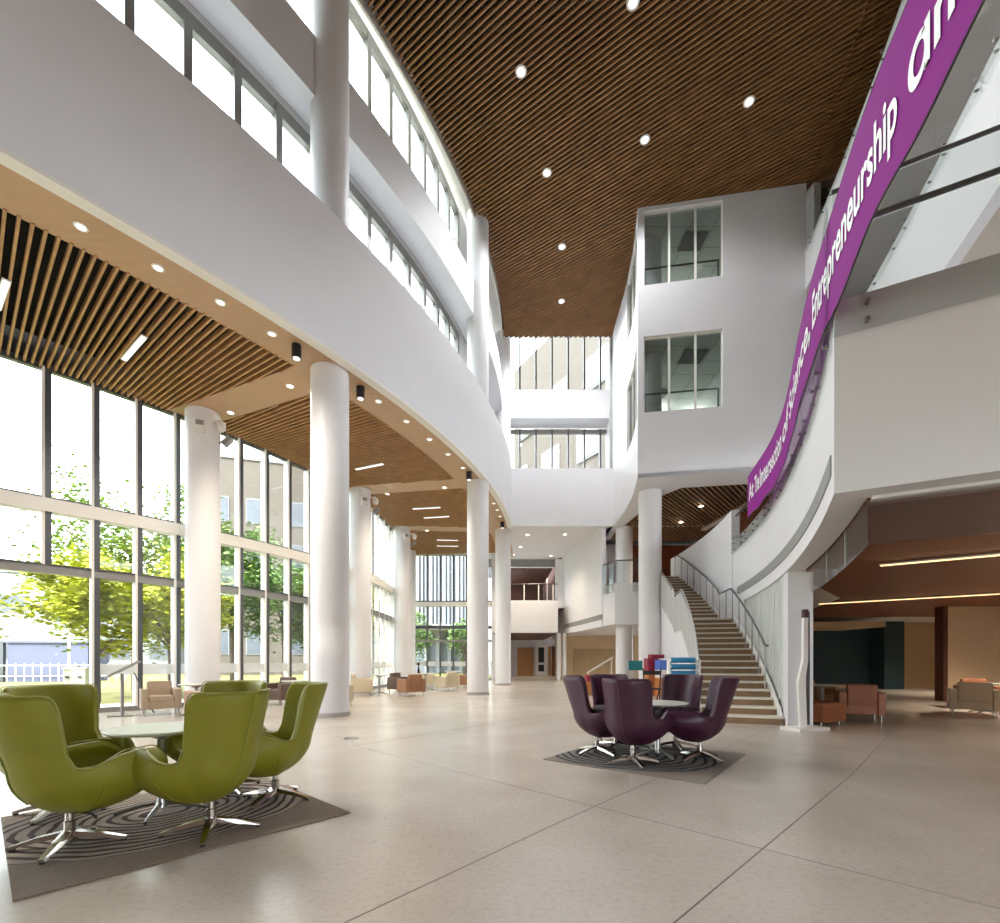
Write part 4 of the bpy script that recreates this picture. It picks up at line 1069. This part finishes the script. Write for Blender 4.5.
smoothing(obj('body', lathe(BM(), [(.05, 0), (.06, .1), (.03, .2), (.02, .3), (.06, .38), (.05, .44), (.01, .46)], (-3.5, 20.4, .74), 16), 'blackplastic', t))
obj('foot', cyl(BM(), (-3.5, 20.4, .74), (-3.5, 20.4, .76), .09), 'blackplastic', t)

# lounge furniture on the right
armchair('rust leather armchair with its back to us in the dark lounge', 'orange', (7.78, 10.3, 0), RZ(62), .8, .76)
t = thing('ottoman', 'low rust leather ottoman just behind the white pier', 'ottoman', (6.5, 9.75, 0))
obj('body', box(BM(), (6.5, 9.75, .22), (.78, .7, .3), .45, .02), 'orange', t); obj('seat_pad', box(BM(), (6.5, 9.75, .405), (.8, .72, .09), .45, .03, seg=3), 'orange', t)
for sx_ in (-1, 1):
    for sy_ in (-1, 1):
        fx, fy_ = 6.5+(sx_*.3*math.cos(.45)-sy_*.26*math.sin(.45)), 9.75+(sx_*.3*math.sin(.45)+sy_*.26*math.cos(.45))
        obj('leg', cyl(BM(), (fx, fy_, 0), (fx, fy_, .09), .016, n=10), 'steel', t)
armchair('khaki leather armchair facing us behind the rust ottoman', 'khaki', (7.95, 12.0, 0), RZ(-75))
armchair('khaki leather armchair with its back to us before the beige lounge wall', 'khaki', (11.1, 11.15, 0), RZ(50), .86, .8)
armchair('rust leather armchair behind the khaki one in the dark lounge', 'orange', (12.75, 12.7, 0), RZ(-120))
bistro('low round table beside the rust armchair in the lounge', 7.5, 11.05, .3)
bistro('round table beside the khaki armchair in the lounge', 11.75, 11.5, .4)

# information stand by the garden door
t = thing('information_stand', 'tilted grey reading board on a steel post by the garden doors', 'sign stand', (-8.75, 11.0, 0))
obj('base_plate', box(BM(), (-8.75, 11.0, .01), (.5, .3, .02), .5), 'steel', t)
obj('post', cyl(BM(), (-8.75, 11.0, .02), (-8.75, 11.0, .98), .035), 'alu', t)
obj('board', box(BM(), (-8.72, 10.98, 1.08), (.72, .46, .04), 0, R=Matrix.Rotation(.55, 4, 'Z') @ Matrix.Rotation(-.55, 4, 'Y')), 'alu', t)
obj('strut', tube(BM(), [(-8.55, 11.1, 1.0), (-8.2, 11.25, .05)], .014), 'darkalu', t)
# angular white totem beside the pier
t = thing('totem_sign', 'slim kinked white totem with dark edge beside the white pier', 'sign', (5.62, 8.8, 0))
obj('base_plate', box(BM(), (5.66, 8.82, .03), (.72, .42, .06), .3), 'soffit_white', t)
prof = [(-.02, .06), (.1, .06), (.07, .95), (.12, 1.3), (.12, 2.1), (.04, 2.1), (.03, 1.3), (-.06, .9)]
def totem(dy, th, m, nm, grow=0, zoff=0):
    bm = BM(); A = [bm.verts.new((5.58+x-grow, 8.78+dy, z+zoff)) for x, z in prof]; B = [bm.verts.new((5.58+x-grow, 8.78+dy+th, z+zoff)) for x, z in prof]
    bm.faces.new(A); bm.faces.new(B[::-1])
    for i in range(len(A)): j = (i+1) % len(A); bm.faces.new((A[i], A[j], B[j], B[i]))
    return obj(nm, bm, m, t)
totem(0, .07, 'soffit_white', 'panel')
obj('dark_edge', box(BM(), (5.715, 8.815, 1.15), (.014, .09, 2.1)), 'darkalu', t)
obj('purple_cap', box(BM(), (5.66, 8.815, 2.16), (.09, .08, .16), 0, .01), 'purple', t)

# round floor outlet
X, Y = fz(351, 738.5, 0)
t = thing('floor_outlet', 'round metal floor outlet in front of the big column', 'outlet', (X, Y, 0))
smoothing(obj('ring', lathe(BM(), [(.10, .0), (.13, .0), (.13, .004), (.10, .006)], (X, Y, 0), 32, True), 'darkalu', t)); obj('lid', cyl(BM(), (X, Y, 0), (X, Y, .003), .1, n=32), 'chrome', t)

# play corner left of the stairs
t = thing('mat_rack', 'low white rack holding blue rolls at the foot of the stairs', 'rack', (4.3, 11.2, 0))
for s in (-1, 1):
    for q in (-1, 1): obj('leg', cyl(BM(), (4.33+s*.25, 11.2+q*.15, 0), (4.33+s*.25, 11.2+q*.15, .9), .02, n=10), 'soffit_white', t)
obj('shelf', box(BM(), (4.33, 11.2, .9), (.62, .42, .03)), 'soffit_white', t)
for s in (-1, 1): obj('end_bracket', box(BM(), (4.33+s*.36, 11.2, 1.1), (.035, .12, .42)), 'soffit_white', t)
for i, nm in enumerate(('lowest', 'middle', 'topmost')):
    z = .985+i*.155
    r = thing('foam_roll', '%s of the three blue padded rolls stacked beside the stairs' % nm, 'roll', (4.33, 11.2, z-.065), group='blue padded rolls')
    bm = BM(); cyl(bm, (4.02, 11.2, z), (4.64, 11.2, z), .064, n=20); smoothing(obj('padding', bm, 'blue', r))
    for s in (-1, 1): obj('end_cap', cyl(BM(), (4.33+s*.31, 11.2, z), (4.33+s*.35, 11.2, z), .05, n=16), 'soffit_white', r)
def pbox(name, label, cat, c, s, m, rz=0): return tag(obj(name, box(BM(), c, s, rz, .01), m), label, cat)
t = thing('plinth', 'orange plywood plinth beside the office box column', 'plinth', (5.8, 16.9, 0))
obj('body', box(BM(), (5.8, 16.9, .33), (.44, .44, .66), .1, .01), 'plywood', t); obj('shelf', box(BM(), (5.8, 16.66, .36), (.38, .04, .03), .1), 'door', t)
pbox('display_block', 'white block on the orange plinth', 'block', (5.8, 16.9, .805), (.43, .42, .28), 'soffit_white', .1)
pbox('display_block', 'royal blue block on top of the white block', 'block', (5.8, 16.9, 1.125), (.43, .42, .35), 'royal', .1)
t = thing('pedestal', 'tan plywood pedestal carrying the crimson blocks', 'pedestal', (5.48, 17.3, 0))
obj('body', box(BM(), (5.5, 17.35, .42), (.36, .4, .84), .1, .01), 'plywood', t); obj('kick', box(BM(), (5.5, 17.14, .06), (.3, .03, .1), .1), 'door', t)
pbox('display_block', 'large crimson block behind the royal blue block', 'block', (5.52, 17.35, 1.1), (.4, .4, .52), 'red', .1)
pbox('display_block', 'small crimson block on top of the large crimson one', 'block', (5.72, 17.4, 1.43), (.5, .3, .14), 'red', .1)
t = thing('low_bench', 'low orange plywood bench in front of the beige wall', 'bench', (3.3, 17.5, 0))
obj('seat', box(BM(), (3.4, 17.8, .25), (1.3, .5, .5), .1, .01), 'plywood', t); obj('kick', box(BM(), (3.4, 17.54, .06), (1.2, .03, .1), .1), 'door', t)
pbox('toy_block', 'small red cube on the low plywood bench', 'cube', (3.35, 17.8, .62), (.28, .28, .24), 'red', .2)
t = thing('display_board', 'teal board stand behind the aubergine chairs', 'board', (4.5, 15.6, 0))
obj('panel', box(BM(), (4.45, 15.6, 1.12), (.45, .05, .32)), 'teal_board', t); obj('post', cyl(BM(), (4.45, 15.63, 0), (4.45, 15.63, 1.0), .02), 'steel', t); obj('base', cyl(BM(), (4.45, 15.63, 0), (4.45, 15.63, .02), .18), 'steel', t)
t = thing('folding_chair', 'black tubular frame chair standing behind the aubergine chairs', 'chair', (4.4, 13.6, 0))
for s in (-1, 1):
    obj('leg', tube(BM(), [(4.35+s*.2, 13.5, 0), (4.35+s*.22, 13.6, .5), (4.40+s*.26, 13.75, 1.05)], .018), 'blackplastic', t); obj('leg', tube(BM(), [(4.35+s*.2, 13.9, 0), (4.35+s*.22, 13.6, .5)], .018), 'blackplastic', t)
obj('backrest', box(BM(), (4.4, 13.75, .93), (.5, .03, .12)), 'blackplastic', t); obj('seat', box(BM(), (4.35, 13.62, .48), (.45, .4, .04)), 'blackplastic', t)

# ================================================================== OUTSIDE
def tree(label, x, y, h, cr, leafm, seed, n=2600, low=.35, trunk_r=.16, lean=0, leaf=.16):
    rnd = random.Random(seed)
    t = thing('tree', label, 'tree', (x, y, -.15), group=None)
    bm = BM(); top = Vector((x+lean*.5, y, h*.62))
    tube(bm, [(x, y, -.2), (x+lean*.1, y+.05, h*.25), (x+lean*.3, y-.05, h*.45), tuple(top)], trunk_r, 8)
    ends = []
    for k in range(11):
        a = rnd.uniform(0, 2*PI); z0 = h*rnd.uniform(.25, .6); r = cr*rnd.uniform(.45, .95)
        p0 = Vector((x+lean*.25, y, z0)); p1 = Vector((x+lean*.4+math.cos(a)*r, y+math.sin(a)*r, min(h*.97, z0+h*rnd.uniform(.12, .38))))
        pm = p0.lerp(p1, .5)+Vector((0, 0, h*.05))
        tube(bm, [p0, pm, p1], trunk_r*.32, 6); ends += [p1, pm, p0.lerp(p1, .8)]
    obj('trunk', bm, 'bark', t)
    bm = BM(); cz = h*(low+1)/2; rz_ = h*(1-low)/2
    cl = []
    for k in range(46):
        while True:
            v = Vector((rnd.uniform(-1, 1), rnd.uniform(-1, 1), rnd.uniform(-1, 1)))
            if .2 < v.length < 1: break
        cl.append((Vector((x+lean*.4+v.x*cr, y+v.y*cr, cz+v.z*rz_)), rnd.uniform(.35, .75)*cr*.5))
    cl += [(e, cr*.3) for e in ends]
    for i in range(int(n*2.2)):
        c, r = rnd.choice(cl)
        v = Vector((rnd.gauss(0, .5), rnd.gauss(0, .5), rnd.gauss(0, .42)))*r
        p = c+v; s = leaf*1.35*rnd.uniform(.6, 1.3)
        R = Matrix.Rotation(rnd.uniform(0, 6.3), 3, 'Z') @ Matrix.Rotation(rnd.uniform(-1.1, 1.1), 3, 'X')
        q = [R @ Vector(w)*s for w in ((-.5, 0, 0), (0, -.32, .05), (.55, 0, 0), (0, .32, .05))]
        bm.faces.new([bm.verts.new(p+w) for w in q])
    obj('foliage', bm, leafm, t)
    return t
tree('tall yellow-green tree filling the panes beside the near facade column', -17.3, 22.5, 10.2, 4.3, 'leaf', 1, 6500, .2)
tree('low branching yellow-green tree outside the open garden doors', -13.9, 16.4, 4.9, 1.85, 'leaf2', 2, 2900, .42, .1, -.6, .15)
tree('small green tree at the far edge of the garden doors', -19.2, 16.6, 4.0, 1.25, 'leaf2', 3, 1300, .3, .08, 0, .15)
tree('bright green tree outside the narrow panes before the near facade column', -13.2, 19.0, 5.6, 2.0, 'leaf2', 4, 3000, .3, .1)
tree('mid green tree outside the second facade bay toward the near column', -13.6, 24.2, 8.6, 2.3, 'leaf3', 5, 3600, .25)
tree('mid green tree in the middle of the second facade bay', -11.6, 25.6, 7.2, 2.2, 'leaf3', 6, 3200, .3)
tree('green tree at the far end of the second facade bay', -10.4, 27.5, 6.0, 2.0, 'leaf', 7, 3000, .3)
tree('green tree outside the far facade bay', -8.7, 29.5, 6.2, 1.8, 'leaf2', 8, 2600, .2)
tree('slim tree beyond the glass end wall doors', -6.8, 37.5, 5.2, 1.5, 'leaf3', 9, 1800, .25, .08)
tree('second slim tree beyond the glass end wall nearer the column', -2.9, 38.5, 5.0, 1.3, 'leaf3', 10, 1800, .25, .08)

def building(label, p0, p1, depth, h, m, wins, wsize, z0=-.15):
    p0 = Vector(p0); p1 = Vector(p1); L = (p1-p0).length; u = (p1-p0)/L; n = Vector((-u.y, u.x)); mid = (p0+p1)/2+n*depth/2
    t = thing('building', label, 'building', (mid.x, mid.y, z0))
    rz = math.atan2(u.y, u.x)
    obj('walls', box(BM(), (mid.x, mid.y, (h+z0)/2), (L, depth, h-z0), rz), m, t)
    obj('parapet', box(BM(), (mid.x, mid.y, h+.1), (L+.3, depth+.3, .3), rz), 'bwhite', t)
    for (s, z) in wins:
        c = p0+u*s-n*.03
        w = obj('window', box(BM(), (c.x, c.y, z), (wsize[0]+.16, .12, wsize[1]+.16), rz), 'bwhite', t)
        obj('pane', box(BM(), (c.x-n.x*.05, c.y-n.y*.05, z), (wsize[0], .08, wsize[1]), rz), 'bwin', w)
    return t
building('white building with grey windows across the lawn beyond the garden doors', (-66, 38), (-33, 49), 10, 9.6, 'bwhite', [(4+4.2*i, z) for i in range(8) for z in (2.2, 6.6)], (2.6, 1.5))
building('beige building behind the trees of the second facade bay', (-29, 44), (-12.5, 49.2), 10, 20.5, 'bbeige', [(2.5+3.4*i, z) for i in range(5) for z in (3, 7.2, 11.4, 15.6)], (1.8, 2.2))
t = thing('building', 'pale blue building with vertical fins beyond the glass end wall', 'building', (-3, 52, -.15))
obj('walls', box(BM(), (-4.0, 53, 8.4), (13, 2, 17)), 'finwall', t)
for k in range(27): obj('fin', box(BM(), (-10.4+.48*k, 51.8, 10.4), (.2 if k % 3 else .34, .5, 12.8)), 'bwhite', t)
obj('entrance_canopy', box(BM(), (-3, 49.5, 4.6), (11, 5, .5), 0), 'bwhite', t)
for k in range(9): obj('pillar', box(BM(), (-8+1.25*k, 51.6, 2.1), (.35, .3, 4.4)), 'bwhite', t)
W0 = Vector((2.53, 48.0)); wd = Vector((-.585, 1)).normalized()
pa = W0-wd*19; pb = W0+wd*2
t = thing('building', 'cream neighbouring wing seen through the atrium end windows', 'building', (W0.x, W0.y, 0))
n_ = Vector((wd.y, -wd.x)); mid = (pa+pb)/2+n_*3; rz = math.atan2(wd.y, wd.x)
obj('walls', box(BM(), (mid.x, mid.y, 20.5), ((pb-pa).length, 6, 22), rz), 'bbeige', t)
for k in range(5):
    for z in (14.5, 19.5, 25.0):
        c = pa+wd*(3+5.2*k+(1.2 if z == 19.5 else 0))-n_*.02
        w = obj('window', box(BM(), (c.x, c.y, z), (2.6, .3, 2.8), rz), 'grille', t)
        obj('pane', box(BM(), (c.x-n_.x*.12, c.y-n_.y*.12, z), (2.3, .2, 2.5), rz), 'bwhite', w)
# garden objects
t = thing('utility_cabinet', 'white metal utility cabinet on the lawn beside the low tree', 'cabinet', (-17.5, 19.7, -.15))
obj('body', box(BM(), (-17.5, 19.7, .4), (.75, .6, 1.05), .3, .02), 'soffit_white', t); obj('lid', box(BM(), (-17.5, 19.7, .95), (.82, .68, .06), .3), 'soffit_white', t)
for s in (-1, 1): obj('vent', box(BM(), (-17.4+s*.2, 19.37+s*.06, .6), (.12, .04, .1), .3), 'ventdark', t)
t = thing('garden_shed', 'lilac grey metal shed across the lawn', 'shed', (-31, 33, -.15))
obj('walls', box(BM(), (-30.5, 33, 1.15), (4.6, 2.4, 2.6), .2), 'shed', t); obj('corner_post', box(BM(), (-32.8, 31.3, 1.2), (.25, .25, 2.7), .2), 'darkalu', t); obj('roof', box(BM(), (-30.5, 33, 2.5), (4.9, 2.7, .12), .2), 'shed', t)
t = thing('lamp_post', 'slim white lamp post before the lilac shed', 'lamp post', (-25.4, 28, -.15))
obj('pole', cyl(BM(), (-25.4, 28, -.15), (-25.4, 28, 3.4), .06), 'soffit_white', t); obj('head', cyl(BM(), (-25.4, 28, 3.4), (-25.4, 28, 3.6), .12), 'soffit_white', t)
t = thing('fence', 'low pale fence along the far edge of the lawn', 'fence', (-33, 31, -.15))
for s in (.25, .95): obj('rail', box(BM(), (-33, 30.5, s), (16, .05, .06), .2), 'soffit_white', t)
for k in range(34): obj('picket', box(BM(), (-33+(-8+.48*k)*math.cos(.2), 30.5+(-8+.48*k)*math.sin(.2), .5), (.05, .05, 1.2), .2), 'soffit_white', t)

# ================================================================== LIGHT, CAMERA
w = bpy.data.worlds.new('sky'); S.world = w; w.use_nodes = True
bg = w.node_tree.nodes['Background']; bg.inputs[0].default_value = (.87, .935, 1, 1); bg.inputs[1].default_value = 6.8
def light(kind, name, loc, energy, col=(1, 1, 1), **kw):
    d = bpy.data.lights.new(name, kind); d.energy = energy; d.color = col
    for k_, v in kw.items(): setattr(d, k_, v)
    o = bpy.data.objects.new(name, d); COL.objects.link(o); o.location = loc; return o
sun = light('SUN', 'sun', (0, 0, 40), 7, (1, .93, .8), angle=.02)
sun.rotation_euler = Vector((.25, 1.0, -1.05)).to_track_quat('-Z', 'Y').to_euler()
# warm spots added for brightness; only some sit near a fitting
for (x, y, z, e) in ((-5.2, 11.7, 7.95, 140), (-3.2, 18.3, 7.95, 140), (-6.6, 9.2, 7.95, 70), (-4.1, 15.2, 7.95, 130), (-3.3, 21.5, 7.95, 120), (-3.0, 26.5, 7.95, 120), (1.5, 27.5, 7.95, 120), (2.2, 28.0, 7.95, 90), (8.8, 23.5, 7.8, 130), (9.0, 6.5, 2.85, 45), (13.5, 11.6, 2.85, 190), (2, 35, 2.8, 60), (7, 31, 2.9, 60), (17.5, 18, 2.8, 110)):
    light('SPOT', 'warm_fill_spot', (x, y, z), e*3, (1, .86, .68), spot_size=2.4, spot_blend=.8, shadow_soft_size=.15)
for (px, py, e_) in ((645, 140, 420), (547, 173, 520), (562, 247, 700), (561.5, 301.5, 800)):
    X, Y = fz(px, py, 17.75)
    light('SPOT', 'atrium_downlight_lamp', (X, Y, 17.74), e_, (.94, .97, 1), spot_size=2.75, spot_blend=.6, shadow_soft_size=.09)
for (x, y, z) in ((7.4, 22.6, 12.7), (9.2, 22.8, 12.7), (7.4, 22.0, 17.2), (9.2, 22.2, 17.2)):  # point lamps added out of view behind the sills to brighten the offices
    light('POINT', 'office_fill_light', (x, y, z), 75, (.97, 1, .96), shadow_soft_size=.08)
for (px, py) in ((81, 227), (158, 268), (220.5, 302.5)):
    X, Y = fz(px, py, 7.9)
    light('SPOT', 'soffit_downlight_lamp', (X, Y, 7.99), 270, (1, .95, .88), spot_size=2.7, spot_blend=.7, shadow_soft_size=.08)
# window portals guide the sampling of the sky
def portal(c, sx_, sy_, nrm):
    d = bpy.data.lights.new('sky_portal', 'AREA'); d.shape = 'RECTANGLE'; d.size = sx_; d.size_y = sy_; d.cycles.is_portal = True
    o = bpy.data.objects.new('sky_portal', d); COL.objects.link(o); o.location = c
    o.rotation_euler = Vector(nrm).to_track_quat('-Z', 'Y').to_euler(); return o

cam = bpy.data.cameras.new('camera'); co = bpy.data.objects.new('camera', cam); COL.objects.link(co)
co.location = (0, 0, 1.3); co.rotation_euler = (PI/2, 0, 0)
cam.sensor_fit = 'HORIZONTAL'; cam.sensor_width = 36; cam.lens = 475*36/1000; cam.shift_y = (660-461.5)/1000; cam.clip_end = 500
S.camera = co
S.view_settings.view_transform = 'Standard'; S.view_settings.look = 'None'; S.view_settings.gamma = 1; S.view_settings.use_curve_mapping = False
S.view_settings.exposure = 0.42
cy = S.cycles
cy.max_bounces = 9; cy.diffuse_bounces = 6; cy.glossy_bounces = 4; cy.transparent_max_bounces = 24; cy.transmission_bounces = 4
cy.sample_clamp_indirect = 6; cy.caustics_reflective = False; cy.caustics_refractive = False
cy.use_denoising = True
